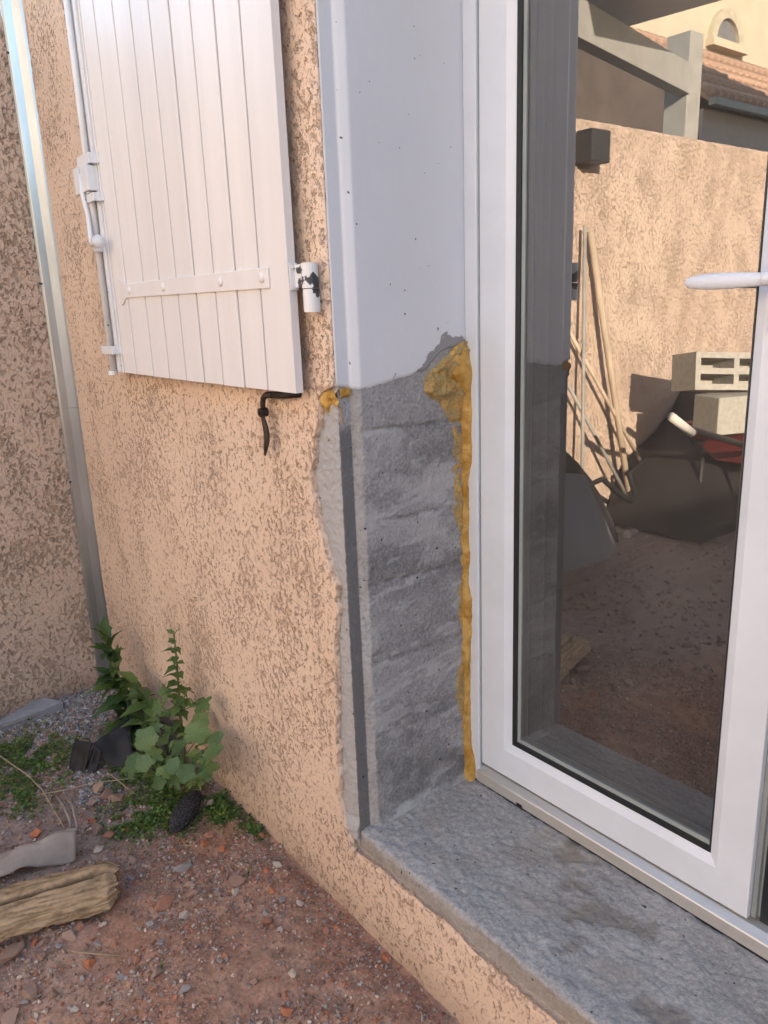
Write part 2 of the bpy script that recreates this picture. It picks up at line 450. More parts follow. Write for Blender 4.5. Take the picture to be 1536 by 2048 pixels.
# stucco coat, left of the opening: its right edge follows the chipped line
chip = np.array([(-0.30, -0.02), (-0.100, -0.0205), (-0.055, -0.021), (-0.047, -0.022), (-0.017, -0.040), (0.058, -0.061), (0.182, -0.059), (0.306, -0.046), (0.42, -0.043), (0.50, -0.030), (0.555, -0.026),
                 (0.603, -0.044), (0.678, -0.080), (0.72, -0.084), (0.779, -0.091), (0.831, -0.074), (0.90, -0.058), (0.935, -0.050), (0.948, -0.036), (0.956, -0.0135), (3.9, -0.0135)])
def chip_x(z):
    w = sstep(-0.04, 0.02, z) * sstep(0.965, 0.93, z)
    e = np.interp(z, chip[:, 0], chip[:, 1]) - 0.009 * w
    return e + w * (0.020 * (fbm(z * 28, 3.3, 0, 4, 31) - 0.5)) + 0.003 * (fbm(z * 120, 1.3, 0, 2, 32) - 0.5)
def coat(name, X, Y, Z, depth_dir, parent, mat, skirt_axis):
    """a grid coat plus skirts on its last row/column so that the broken edge has thickness"""
    nu, nv = X.shape
    V = np.stack([X, Y, Z], -1)
    F = grid_faces(nu, nv)
    return V, F
zl = np.arange(-0.30, 2.40, 0.0042)
nx = 370
t = np.linspace(0, 1, nx) ** 0.92
xe = chip_x(zl)
Xg = -1.535 + (xe[None, :] + 1.535) * t[:, None]
Zg = np.broadcast_to(zl[None, :], Xg.shape)
und = 0.004 * (fbm(Xg * 5, Zg * 5, 0, 3, 33) - 0.5)
Yg = SY + und
rnd = sstep(0.018, 0.0, xe[None, :] - Xg) * sstep(0.94, 0.97, Zg)                 # coat rolls over at the rebate
Yg = Yg + 0.007 * rnd
V = np.stack([Xg, Yg, Zg], -1).reshape(-1, 3)
F = grid_faces(nx, len(zl))
last = np.arange((nx - 1) * len(zl), nx * len(zl))
Vs = V[last].copy(); Vs[:, 1] = CY + 0.004; Vs[:, 0] -= 0.003
base = len(V); V = np.concatenate([V, Vs]); k = np.arange(len(zl) - 1)
F = np.concatenate([F, np.stack([last[k], base + k, base + k + 1, last[k + 1]], 1)])
part('stucco_coat', np_mesh('stucco_coat', V, F), MAT['stucco'], house, label='ochre scraped stucco with a ragged chipped edge')
# stucco coat below the door sill
xb = np.concatenate([np.arange(-0.0205, 0.9, 0.0045), np.arange(0.9, HR, 0.03)])
top_pts = np.array([(-0.021, -0.047), (0.0, -0.047), (0.085, -0.037), (0.134, -0.042), (0.21, -0.039), (0.281, -0.031), (0.346, -0.044), (0.408, -0.046), (0.465, -0.048), (0.535, -0.045), (3.8, -0.045)])
zt = np.interp(xb, top_pts[:, 0], top_pts[:, 1]) + 0.009 * (fbm(xb * 45, 7.7, 0, 4, 34) - 0.5) * sstep(-0.02, 0.03, xb)
nz = 62
Xg = np.broadcast_to(xb[:, None], (len(xb), nz)); tt = np.linspace(0, 1, nz)
Zg = -0.30 + (zt[:, None] + 0.30) * tt[None, :]
Yg = SY + 0.004 * (fbm(Xg * 5, Zg * 5, 0, 3, 33) - 0.5) + 0.0035 * sstep(0.012, 0.0, zt[:, None] - Zg)
V = np.stack([Xg, Yg, Zg], -1).reshape(-1, 3); F = grid_faces(len(xb), nz)
last = np.arange(len(xb)) * nz + nz - 1
Vs = V[last].copy(); Vs[:, 1] = CY + 0.006; Vs[:, 2] += 0.002
base = len(V); V = np.concatenate([V, Vs]); k = np.arange(len(xb) - 1)
F = np.concatenate([F, np.stack([last[k + 1], base + k + 1, base + k, last[k]], 1)[:, ::-1]])
part('stucco_plinth', np_mesh('stucco_plinth', V, F), MAT['stucco'], house, label='narrow strip of stucco below the door sill')
up = MB(); up.box((-1.535, SY, 2.40), (HR, -0.031, 3.9)); up.box((OPEN_W + 0.02, SY, -0.045), (HR, -0.031, 2.40)); up.box((-0.0135, SY, OPEN_H + 0.03), (OPEN_W + 0.02, -0.031, 2.40))
part('upper_stucco', up.mesh('upper_stucco'), MAT['garden_stucco'], house)

# jamb profile in plan: concrete face, rebate, lip, reveal
def profile(step, xl, off=0.0):
    P = [(xl, CY - off), (-0.0135 + off, CY - off), (-0.0135 + off, -0.004 - off), (-0.0085 + off, -0.001 - off), (0.0 + off, 0.010), (0.0 + off, 0.315)]
    out = []; reg = []
    for i in range(len(P) - 1):
        a, b = np.array(P[i]), np.array(P[i + 1]); n = max(2, int(np.linalg.norm(b - a) / step))
        for q in range(n): out.append(a + (b - a) * q / n); reg.append(i)
    out.append(np.array(P[-1])); reg.append(4)
    return np.array(out), np.array(reg)
P, reg = profile(0.0032, -0.125)
nrm = np.zeros_like(P); tg = np.gradient(P, axis=0); tg /= np.linalg.norm(tg, axis=1)[:, None] + 1e-9
nrm[:, 0], nrm[:, 1] = tg[:, 1], -tg[:, 0]
zc = np.arange(-0.02, 1.04, 0.0032)
PX = np.broadcast_to(P[:, None, 0], (len(P), len(zc))); PY = np.broadcast_to(P[:, None, 1], PX.shape); PZ = np.broadcast_to(zc[None, :], PX.shape)
rg = np.broadcast_to(reg[:, None], PX.shape)
s_arc = np.concatenate([[0], np.cumsum(np.linalg.norm(np.diff(P, axis=0), axis=1))]); S = np.broadcast_to(s_arc[:, None], PX.shape)
rough = np.where(rg == 0, 0.0036, np.where(rg == 1, 0.0007, np.where(rg <= 3, 0.0026, 0.0018)))
dsp = rough * 2 * (fbm(PX * 160 + PY * 160, PZ * 160, 2.1, 3, 41) - 0.5)
rv = (rg == 4)
zz = PZ + PY * 0.04 + 0.007 * (fbm(PY * 14, PZ * 5, 0, 4, 43) - 0.5)
dsp = dsp + rv * 0.0034 * (fbm(PY * 7, zz * 26, 1.7, 4, 42) - 0.5)
def joint(zj, w, dpt): return -dpt * np.exp(-((zz - zj) / w) ** 2)
dsp = dsp + rv * (joint(0.868, 0.0040, 0.0045) + joint(0.685, 0.003, 0.0020) * (fbm(PY * 20, 1, 0, 2, 44) > 0.35) + joint(0.555, 0.006, 0.0022) + joint(0.385, 0.004, 0.0012) + joint(0.235, 0.008, 0.0022))
dsp = dsp + (rg == 0) * (-0.0015) * (PZ > 0.87)
QX = PX + nrm[:, None, 0] * dsp; QY = PY + nrm[:, None, 1] * dsp
fill = sstep(0.022, 0.0, PZ) * 0.008                                              # mortar fillet at the foot
QX = QX + np.where(rv, fill, 0); QY = QY - np.where(rg == 0, fill, 0)
me = np_mesh('concrete_jamb', np.stack([QX, QY, PZ], -1), grid_faces(len(P), len(zc)))
band = fbm(PY * 5, zz * 16, 0.3, 4, 45)
blotch = sstep(0.52, 0.60, fbm(PY * 11, zz * 20, 6.1, 4, 145)); tone = np.where(rv, 0.32 + 0.85 * (band - 0.36) + 0.22 * blotch, 0.5)
smr = sstep(0.60, 0.68, fbm(PY * 13 + zz * 5, zz * 48 - PY * 9, 8.2, 4, 147)); tone = tone + rv * 0.30 * smr
tone = np.where(rv & (zz > 0.868), 0.55 + 0.5 * (band - 0.5), tone)
tone = np.where(rv & (zz > 0.26) & (zz < 0.40), tone + 0.12, tone)
tone = np.where(rv & (zz < 0.235), tone - 0.06 + 0.5 * (fbm(PY * 30 - PZ * 18, PZ * 34 + PY * 10, 0, 3, 46) - 0.5), tone)
tone = np.where(rg == 0, 0.92 + 0.25 * (fbm(PX * 40, PZ * 30, 0, 3, 47) - 0.5), tone)
tone = np.where(rg == 1, 0.02 + 0.25 * (fbm(PZ * 14, 3, 0, 3, 48) - 0.4) + 0.5 * sstep(0.86, 0.89, PZ), tone)
tone = np.where((rg == 2) | (rg == 3), 0.72 + 0.3 * (fbm(PZ * 30, 5, 0, 3, 49) - 0.5), tone)
jl = sum(np.exp(-((zz - q_) / 0.0040) ** 2) for q_ in (0.868, 0.685, 0.555, 0.385)); tone = tone - rv * 0.22 * jl * (fbm(PY * 25, PZ * 9, 0, 2, 146) > 0.38)
fattr(me, 'tone', tone)
st = np.where(rg == 0, 0.16, np.where((rg == 2) | (rg == 3), 0.35 * fbm(PZ * 9, 2, 0, 2, 50), 0.10 * fbm(PY * 14, PZ * 14, 0, 2, 51)))
fattr(me, 'stain', st)
part('concrete_jamb', me, MAT['concrete'], house, label='bare grey concrete patch with formwork lines below the paint')

# painted reveal above the break
P, reg = profile(0.0032, -0.016, 0.0025)
P = P[1:]; reg = reg[1:]
edge_pts = np.array([(-0.04, 0.957), (-0.002, 0.946), (0.006, 0.944), (0.033, 0.946), (0.107, 0.957), (0.172, 0.966), (0.195, 0.985), (0.213, 0.999), (0.276, 1.012), (0.33, 1.015)])
e = np.interp(P[:, 1], edge_pts[:, 0], edge_pts[:, 1]) + 0.005 * (fbm(P[:, 1] * 60 + P[:, 0] * 60, 0.5, 0, 4, 61) - 0.5)
zv = np.concatenate([np.linspace(0, 0.22, 70), np.linspace(0.23, 1.30, 60)])
PX = np.broadcast_to(P[:, None, 0], (len(P), len(zv))); PY = np.broadcast_to(P[:, None, 1], PX.shape); PZ = e[:, None] + zv[None, :] * ((2.25 - e[:, None]) / 1.30)
w = 0.0010 * (fbm(PY * 60, PZ * 60, 0, 3, 62) - 0.5)
QX = PX + np.where(PY > 0, w, 0) - 0.004 * sstep(0.006, 0.0, zv)[None, :]
V = np.stack([QX, PY, PZ], -1)
me = np_mesh('painted_reveal', V, grid_faces(len(P), len(zv)))
near = sstep(0.05, 0.0, zv)[None, :]
chipm = near * (0.05 + 0.72 * sstep(0.13, 0.20, PY) * sstep(0.30, 0.26, PY)) + 0.25 * near * (PY > 0.01)
chipm = np.maximum(chipm, 0.62 * np.exp(-((PY - 0.225) / 0.045) ** 2) * sstep(0.060, 0.02, PZ - e[:, None]))
fattr(me, 'chip', chipm)
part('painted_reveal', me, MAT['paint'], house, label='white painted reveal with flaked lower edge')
rj = MB(); rj.box((OPEN_W, -0.02, 0.0), (OPEN_W + 0.011, 0.315, OPEN_H)); rj.box((0.006, -0.02, OPEN_H), (OPEN_W, 0.315, OPEN_H + 0.015))
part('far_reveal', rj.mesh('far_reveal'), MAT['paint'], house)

# expanding foam bead in the corner between reveal and door frame
FY = 0.2800
zf = np.arange(0.002, 1.022, 0.0030); nt_ = 15
bulb = sstep(0.90, 0.965, zf) * sstep(1.024, 0.99, zf)
a = 0.013 + 0.012 * (fbm(zf * 22, 1.0, 0, 3, 71) - 0.5) + 0.032 * bulb + 0.004 * sstep(0.06, 0.0, zf)
b_ = 0.014 + 0.020 * (fbm(zf * 18, 9.0, 0, 4, 72) - 0.5) + 0.006 * bulb + 0.004 * sstep(0.76, 0.80, zf) * sstep(0.93, 0.9, zf) + 0.010 * sstep(0.12, 0.02, zf)
tq = np.linspace(0, 1, nt_)
A = np.stack([np.full_like(zf, -0.003), FY - a], -1); B = np.stack([b_, np.full_like(zf, FY + 0.002)], -1)
Cc = np.stack([b_ * (0.95 + 0.25 * bulb), FY - a * 0.95], -1)
Pq = (1 - tq)[:, None, None] ** 2 * A + 2 * (tq * (1 - tq))[:, None, None] * Cc + (tq ** 2)[:, None, None] * B
Zq = np.broadcast_to(zf[None, :], (nt_, len(zf)))
lump = 0.0100 * (fbm(tq[:, None] * 2.0, zf[None, :] * 45, 0, 3, 73) - 0.5) + 0.0060 * (fbm(tq[:, None] * 6.0, zf[None, :] * 110, 0, 3, 74) - 0.5)
lump = lump + 0.006 * np.maximum(0, fbm(tq[:, None] * 3, zf[None, :] * 28, 4.0, 2, 75) - 0.68) * 6
mid = np.sin(math.pi * tq)[:, None]
Pq[..., 0] += lump * mid * 0.8; Pq[..., 1] -= lump * mid * 0.8
endw = sstep(1.022, 1.005, zf)[None, :]
Pq[..., 0] = Pq[..., 0] * endw - 0.004 * (1 - endw)
me = np_mesh('foam_bead', np.concatenate([Pq, Zq[..., None]], -1), grid_faces(nt_, len(zf), True))
part('foam_bead', me, MAT['foam'], house, label='mustard expanding foam bead between wall and door frame')
# foam smeared over the reveal: a lumpy skin that dips below the surface where there is none
ys_ = np.arange(0.145, 0.2815, 0.0026); zs_ = np.arange(0.01, 1.02, 0.0030)
Yq, Zq = np.meshgrid(ys_, zs_, indexing='ij')
wid = np.interp(zs_, [0, 0.05, 0.14, 0.18, 0.25, 0.28, 0.30, 0.36, 0.44, 0.47, 0.50, 0.60, 0.65, 0.68, 0.72, 0.80, 0.86, 0.90, 0.925, 0.955, 0.975, 1.0, 1.02],
                [0.012, 0.008, 0.010, 0.022, 0.040, 0.044, 0.020, 0.010, 0.024, 0.022, 0.012, 0.012, 0.030, 0.026, 0.030, 0.034, 0.042, 0.075, 0.108, 0.108, 0.075, 0.035, 0.01])
dist = (FY - 0.004 - wid[None, :]) - Yq + 0.020 * (fbm(Yq * 50, Zq * 50, 0, 4, 81) - 0.5)
thick = 0.0016 + 0.0085 * sstep(0.88, 0.93, Zq)
hgt = np.clip(-dist / 0.010, -1, 1) * thick
lumps = (0.006 + 0.016 * sstep(0.89, 0.93, Zq)) * (fbm(Yq * 75, Zq * 75, 0, 3, 82) - 0.45)
Xq = np.where(dist < 0, np.maximum(hgt, 0) + lumps * np.clip(-dist / 0.006, 0, 1), -0.006)
Xq = Xq - 0.004 * (1 - sstep(0.40, 0.52, fbm(Yq * 26, Zq * 9, 0, 3, 83))) * (Zq < 0.86)
V = np.stack([Xq, Yq, Zq], -1)
part('foam_smear', np_mesh('foam_smear', V, grid_faces(len(ys_), len(zs_))), MAT['smear'], house, label='rough foam scraped over the concrete beside the bead')
# small foam remains under the painted corner near the shutter
xs_ = np.arange(-0.085, -0.010, 0.0022); zs_ = np.arange(0.885, 0.952, 0.0022)
Xq, Zq = np.meshgrid(xs_, zs_, indexing='ij')
low = 0.916 + 0.030 * (fbm(Xq * 55, Zq * 20, 0, 4, 84) - 0.5)
dd = np.minimum(Zq - low, 0.952 - Zq) + 0.030 * (fbm(Xq * 60, Zq * 60, 0, 3, 85) - 0.5)
Yq = CY - np.where(dd > 0, np.clip(dd / 0.008, 0, 1) * 0.008 + 0.006 * (fbm(Xq * 110, Zq * 110, 0, 2, 86) - 0.5), -0.006)
part('foam_remnant', np_mesh('foam_remnant', np.stack([Xq, Yq, Zq], -1), grid_faces(len(xs_), len(zs_))), MAT['foam'], house)
ys_ = np.arange(-0.0310, -0.0060, 0.0022); Yg2, Zg2 = np.meshgrid(ys_, zs_, indexing='ij')
low = 0.931 + 0.016 * (fbm(Yg2 * 60, Zg2 * 25, 0, 4, 87) - 0.5)
dd = np.minimum(Zg2 - low, 0.955 - Zg2)
xx = -0.0135 + np.where(dd > 0, np.clip(dd / 0.006, 0, 1) * 0.005 + 0.004 * (fbm(Yg2 * 110, Zg2 * 110, 0, 2, 88) - 0.5), -0.006)
part('foam_remnant', np_mesh('foam_remnant', np.stack([xx, Yg2, Zg2], -1), grid_faces(len(ys_), len(zs_))), MAT['foam'], house)

# ---- concrete door sill
xs_ = np.arange(-0.016, OPEN_W - 0.002, 0.0046)
prof = [(-0.031, -0.075), (-0.031, -0.007), (-0.029, -0.002), (-0.025, 0.000), (-0.004, 0.002), (0.31, 0.004)]
pp = []
for i in range(len(prof) - 1):
    a0, b0 = np.array(prof[i]), np.array(prof[i + 1]); n = max(2, int(np.linalg.norm(b0 - a0) / 0.0042))
    for q in range(n): pp.append(a0 + (b0 - a0) * q / n)
pp.append(np.array(prof[-1])); pp = np.array(pp)
Xq = np.broadcast_to(xs_[:, None], (len(xs_), len(pp))); Yq = np.broadcast_to(pp[None, :, 0], Xq.shape).copy(); Zq = np.broadcast_to(pp[None, :, 1], Xq.shape).copy()
top = sstep(-0.02, -0.005, Zq)
hN = 0.0060 * (fbm(Xq * 16, Yq * 22, 0, 4, 91) - 0.5) + 0.0045 * (fbm(Xq * 150, Yq * 150, 0, 2, 191) - 0.5) + 0.0045 * (fbm(Xq * 70 + Yq * 25, Yq * 110, 0, 3, 92) - 0.5)
scar = sstep(0.58, 0.70, fbm(Xq * 13 - Yq * 6, Yq * 17, 2.2, 3, 93)) * sstep(0.15, 0.35, Xq)
hN = hN - 0.0035 * scar * fbm(Xq * 90, Yq * 90, 0, 2, 94)
Zq = Zq + hN * top; Yq = Yq - (1 - top) * (0.012 * (fbm(Xq * 14, Zq * 20, 5, 4, 95) - 0.5) + 0.004 * (fbm(Xq * 90, Zq * 90, 5, 2, 96) - 0.5))
Yq = np.where(Zq < -0.03, np.maximum(Yq, -0.0335), Yq)
me = np_mesh('concrete_sill', np.stack([Xq, Yq, Zq], -1), grid_faces(len(xs_), len(pp)))
fattr(me, 'tone', 0.50 + 0.30 * (fbm(Xq * 11, Yq * 18, 0, 4, 97) - 0.5) + 0.28 * (fbm(Xq * 150, Yq * 150, 0, 2, 197) - 0.5) - 0.28 * scar)
fattr(me, 'stain', np.clip((1 - top) * (0.22 + 0.5 * fbm(Xq * 12, Zq * 30, 0, 3, 98)) + 0.30 * sstep(0.55, 0.72, fbm(Xq * 7, Yq * 9, 4, 3, 99)) + 0.3 * scar, 0, 0.9))
sill = ob('concrete_doorstep', me, MAT['sill'], label='rough grey cement door sill below the white glazed door', cat='door sill')

# ---- garden wall: starts at the house corner and runs out into the yard
wing = empty('garden_wall', (-1.6, -2.0, GROUND), 'beige stucco garden wall meeting the house at the metal strip, sunlit in the glass', 'wall')
GW_TOP = 1.965
ya = np.concatenate([np.arange(-7.5, -0.75, 0.03), np.arange(-0.75, -0.044, 0.0048)]); za = np.concatenate([np.arange(-0.30, GW_TOP, 0.0056)])
Yq, Zq = np.meshgrid(ya, za, indexing='ij')
Xq = -1.54 + 0.005 * (fbm(Yq * 5, Zq * 5, 7, 3, 101) - 0.5)
Xq = Xq - 0.014 * sstep(0.02, 0.0, GW_TOP - Zq)
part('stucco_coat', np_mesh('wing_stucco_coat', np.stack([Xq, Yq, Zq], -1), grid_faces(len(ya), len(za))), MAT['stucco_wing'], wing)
wb = MB(); wb.box((-1.74, -7.5, -0.6), (-1.553, -0.031, GW_TOP - 0.006))
part('masonry_core', wb.mesh('wing_core'), MAT['garden_stucco'], wing)

# ---- galvanised corner strip
def strip_mesh(name, z0, z1, o):
    pl = [(-1.542, -0.1000), (-1.534 + o, -0.1020), (-1.526 + o, -0.0960), (-1.521 + o, -0.0740), (-1.508 + o, -0.0520), (-1.505 + o, -0.0425), (-1.542, -0.0425)]
    return MB().prism([(x, y, z0) for x, y in pl], (0, 0, z1 - z0)).mesh(name)
st = empty('corner_flashing', (-1.52, -0.08, GROUND), 'galvanised metal strip running down the inner wall corner', 'metal strip')
o = part('upper_length', strip_mesh('upper_length', 0.800, 2.9, 0.0016), MAT['galv'], st); bevel(o, 0.0015)
o = part('lower_length', strip_mesh('lower_length', -0.28, 0.812, 0.0), MAT['galv'], st); bevel(o, 0.0015)
for zz_ in (1.86, 1.20, 0.55):
    s = MB().tube([(-1.531, -0.0985, zz_), (-1.527, -0.1030, zz_)], 0.0032, 8)
    part('screw', s.mesh('screw'), MAT['gasket'], st)

# ---- dark room behind the glass
room = MB()
room.box((-0.6, 3.4, -0.1), (1.4, 3.5, 2.7)); room.box((-0.7, 0.302, -0.1), (-0.6, 3.5, 2.7)); room.box((1.4, 0.302, -0.1), (1.5, 3.5, 2.7))
room.box((-0.7, 0.302, 2.7), (1.5, 3.5, 2.8)); room.box((-0.6, 0.302, -0.05), (-0.02, 0.33, 2.7)); room.box((OPEN_W + 0.02, 0.302, -0.05), (1.4, 0.33, 2.7)); room.box((-0.02, 0.302, OPEN_H + 0.02), (OPEN_W + 0.02, 0.33, 2.7))
ob('interior_wall', room.mesh('interior_wall'), MAT['dark'], kind='structure')
fl = MB(); fl.box((-0.6, 0.38, -0.1), (1.4, 3.4, 0.03))
ob('interior_floor', fl.mesh('interior_floor'), MAT['floor'], kind='structure')

# ================================================================== THE DOOR
door = empty('glazed_door', (0.68, 0.30, 0.0), 'white plastic double glazed door with lever handle and metal threshold', 'door')
FR, SA = 0.2800, 0.2860                         # outer faces of the fixed frame and of the sash
X0, X1 = 0.0395, 0.6710                         # sash of the near leaf
Z0, Z1 = 0.0555, 2.150
fr = MB()
fr.box((0.003, FR, 0.004), (0.0365, 0.345, OPEN_H - 0.001)); fr.box((0.0365, FR, Z1 + 0.004), (OPEN_W - 0.036, 0.345, OPEN_H - 0.001)); fr.box((OPEN_W - 0.036, FR, 0.004), (OPEN_W - 0.003, 0.345, OPEN_H - 0.001))
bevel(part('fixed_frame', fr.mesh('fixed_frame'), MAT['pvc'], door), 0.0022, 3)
gk = MB(); gk.box((0.0365, FR + 0.005, 0.04), (0.0395, 0.34, Z1 + 0.004))
part('frame_seal', gk.mesh('frame_seal'), MAT['spacer'], door)

def leaf(parent, x0, x1, yf, stile_l, stile_r, rail, mat_glass, tilt):
    """sash bars with a sloping glazing edge, gasket, spacer and two panes"""
    leaf_o = empty('door_leaf', (0, 0, 0)); leaf_o.parent = parent; leaf_o.matrix_parent_inverse = Matrix.Translation(-Vector(parent.location))
    yi = yf + 0.008
    def bar(name, outer, inner):                 # outer / inner edges as (x, z) pairs, mitred ends
        (a, b), (c, d) = outer, inner
        mb = MB()
        ca = np.array(a); cb = np.array(b); cc = np.array(c); cdv = np.array(d)
        ci = cc + (ca - cc) * 0.22; di = cdv + (cb - cdv) * 0.22
        def p3(q, y): return (q[0], y, q[1])
        vs = [p3(ca, yf), p3(cb, yf), p3(di, yf), p3(ci, yf), p3(cc, yi), p3(cdv, yi), p3(ca, yf + 0.060), p3(cb, yf + 0.060), p3(cc, yf + 0.060), p3(cdv, yf + 0.060)]
        fs = [(0, 1, 2, 3), (3, 2, 5, 4), (4, 5, 9, 8), (1, 0, 6, 7), (6, 8, 9, 7)]
        mb._add(vs, fs)
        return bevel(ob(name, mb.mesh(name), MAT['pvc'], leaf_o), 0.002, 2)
    xa, xb2, za_, zb_ = x0 + stile_l, x1 - stile_r, Z0 + rail, Z1 - 0.10
    bar('stile', ((x0, Z1), (x0, Z0)), ((xa, zb_), (xa, za_)))
    bar('rail', ((x0, Z0), (x1, Z0)), ((xa, za_), (xb2, za_)))
    bar('stile', ((x1, Z0), (x1, Z1)), ((xb2, za_), (xb2, zb_)))
    bar('rail', ((x1, Z1), (x0, Z1)), ((xb2, zb_), (xa, zb_)))
    def rim(name, mat, d0, d1, y0, y1):
        mb = MB(); A, B, Cz, D = xa + d0, xb2 - d0, za_ + d0, zb_ - d0; w = d1 - d0
        wr = w * 0.2; B = xb2 - d0 * 0.2
        mb.box((A, y0, Cz), (A + w, y1, D)); mb.box((B - wr, y0, Cz), (B, y1, D)); mb.box((A + w, y0, Cz), (B - wr, y1, Cz + w)); mb.box((A + w, y0, D - w), (B - wr, y1, D))
        return ob(name, mb.mesh(name), mat, leaf_o)
    rim('gasket', MAT['gasket'], 0.0, 0.012, yi - 0.001, yi + 0.0055)
    rim('glazing_seal', MAT['seal'], 0.0122, 0.0205, yi + 0.0020, yi + 0.0058)
    rim('spacer', MAT['spacer'], 0.008, 0.019, yi + 0.0085, yi + 0.022)
    rim('spacer_seal', MAT['gasket'], 0.0005, 0.0078, yi + 0.0080, yi + 0.023)
    for nm, mt, y, tl in (('outer_pane', 'glass_outer', yi + 0.0065, 0.0), ('inner_pane', 'glass_inner', yi + 0.0255, tilt)):
        mb = MB(); xm = (xa + xb2) / 2; hw = (xb2 - xa) / 2 - 0.0004
        dy = hw * math.tan(tl)
        mb._add([(xm - hw, y - dy, za_ + .0006), (xm + hw, y + dy, za_ + .0006), (xm + hw, y + dy, zb_ - .0006), (xm - hw, y - dy, zb_ - .0006)], [(0, 1, 2, 3)])
        ob(nm, mb.mesh(nm), MAT[mt], leaf_o)
    return leaf_o
l1 = leaf(door, X0, X1, SA, 0.0880, 0.0765, 0.084, None, rad(-0.85))
l2 = leaf(door, X1 + 0.003, OPEN_W - 0.038, SA + 0.030, 0.030, 0.0755, 0.080, None, rad(0.3))
as_ = MB(); as_.box((X1 + 0.0005, SA + 0.012, Z0), (X1 + 0.009, SA + 0.0295, Z1)); as_.box((X1 + 0.009, SA + 0.020, Z0), (X1 + 0.013, SA + 0.0295, Z1))
bevel(part('astragal', as_.mesh('astragal'), MAT['spacer'], door), 0.001)
mg = MB(); mg.box((X1 + 0.0132, SA + 0.0210, Z0 - 0.0075), (X1 + 0.0345, SA + 0.0297, Z1))
part('meeting_gasket', mg.mesh('meeting_gasket'), MAT['gasket'], door)
# threshold with a drain slot
th = MB()
def thr(xa, xb):
    th.prism([(xa, 0.2755, 0.010), (xa, 0.2755, 0.0345), (xa, 0.2770, 0.0365), (xa, 0.292, 0.0460), (xa, 0.340, 0.0475), (xa, 0.340, 0.010)], (xb - xa, 0, 0))
thr(0.0335, 0.1555); thr(0.1735, OPEN_W - 0.037)
th.prism([(0.1555, 0.2755, 0.0172), (0.1555, 0.2755, 0.0345), (0.1555, 0.2770, 0.0365), (0.1555, 0.292, 0.0460), (0.1555, 0.340, 0.0475), (0.1555, 0.340, 0.0172)], (0.018, 0, 0))
th.box((0.1555, 0.282, 0.010), (0.1735, 0.340, 0.0168))
part('threshold', th.mesh('threshold'), MAT['alu'], door)
ts = MB(); ts.box((0.005, 0.2785, 0.002), (OPEN_W - 0.005, 0.339, 0.0098))
part('threshold_seal', ts.mesh('threshold_seal'), MAT['gasket'], door)
# lever handle: plate on the stile, neck, tapering lever pointing to the glass
hp = MB(); hp.tube([(0.634, SA + 0.0005, 1.113), (0.634, SA - 0.008, 1.113)], [0.016, 0.0145], 20)
hz = MB(); hz.box((0.618, SA - 0.009, 1.04), (0.650, SA - 0.0005, 1.185))
handle = ob('handle', None, None, door); handle.matrix_parent_inverse = Matrix.Translation(-Vector(door.location))
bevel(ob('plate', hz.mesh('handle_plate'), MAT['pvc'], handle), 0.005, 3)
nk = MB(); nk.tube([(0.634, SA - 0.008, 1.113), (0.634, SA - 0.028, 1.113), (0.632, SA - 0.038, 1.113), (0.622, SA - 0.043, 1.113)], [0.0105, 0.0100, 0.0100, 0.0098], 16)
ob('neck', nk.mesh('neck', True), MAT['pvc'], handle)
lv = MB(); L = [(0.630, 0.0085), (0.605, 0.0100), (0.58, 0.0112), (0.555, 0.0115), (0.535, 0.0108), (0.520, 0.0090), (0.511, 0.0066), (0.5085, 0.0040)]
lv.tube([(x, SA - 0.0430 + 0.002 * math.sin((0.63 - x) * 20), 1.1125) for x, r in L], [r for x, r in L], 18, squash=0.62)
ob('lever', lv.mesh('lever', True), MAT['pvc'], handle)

# ================================================================== THE SHUTTER
MAT['shutter'] = simple('shutter_paint', (0.755, 0.725, 0.715), 0.42, var=0.06, vs=7.0, bmp=0.10, bs=30.0, stretch=(1, 1, 0.10))
MAT['shutter_old'] = paint_mat('worn_hardware_paint', (0.74, 0.74, 0.75), (0.05, 0.05, 0.055), chips=0.0, specks=True, rough=0.4)
def worn_hinge():
    mt, nt, b = newmat('flaked_hinge_paint'); v = coords(nt)
    f = ramp(nt, noise(nt, v, 24.0, 3.0, 0.55, 0.1), 0.575, 0.60)
    nt.links.new(mixc(nt, f, (0.74, 0.74, 0.74), (0.045, 0.05, 0.06)), b.inputs['Base Color']); b.inputs['Roughness'].default_value = 0.45
    bump(nt, b, f, 0.3, 0.002); return mt
MAT['hinge'] = worn_hinge()
SF, SB = -0.0850, -0.0680                       # front and back of the shutter boards
shut = empty('window_shutter', (-0.05, -0.09, 0.945), 'white painted plank shutter folded back against the stucco wall', 'shutter')
edges = [-1.0284, -0.9397, -0.851, -0.7398, -0.643, -0.5481, -0.4543, -0.3636, -0.2698, -0.177, -0.074]
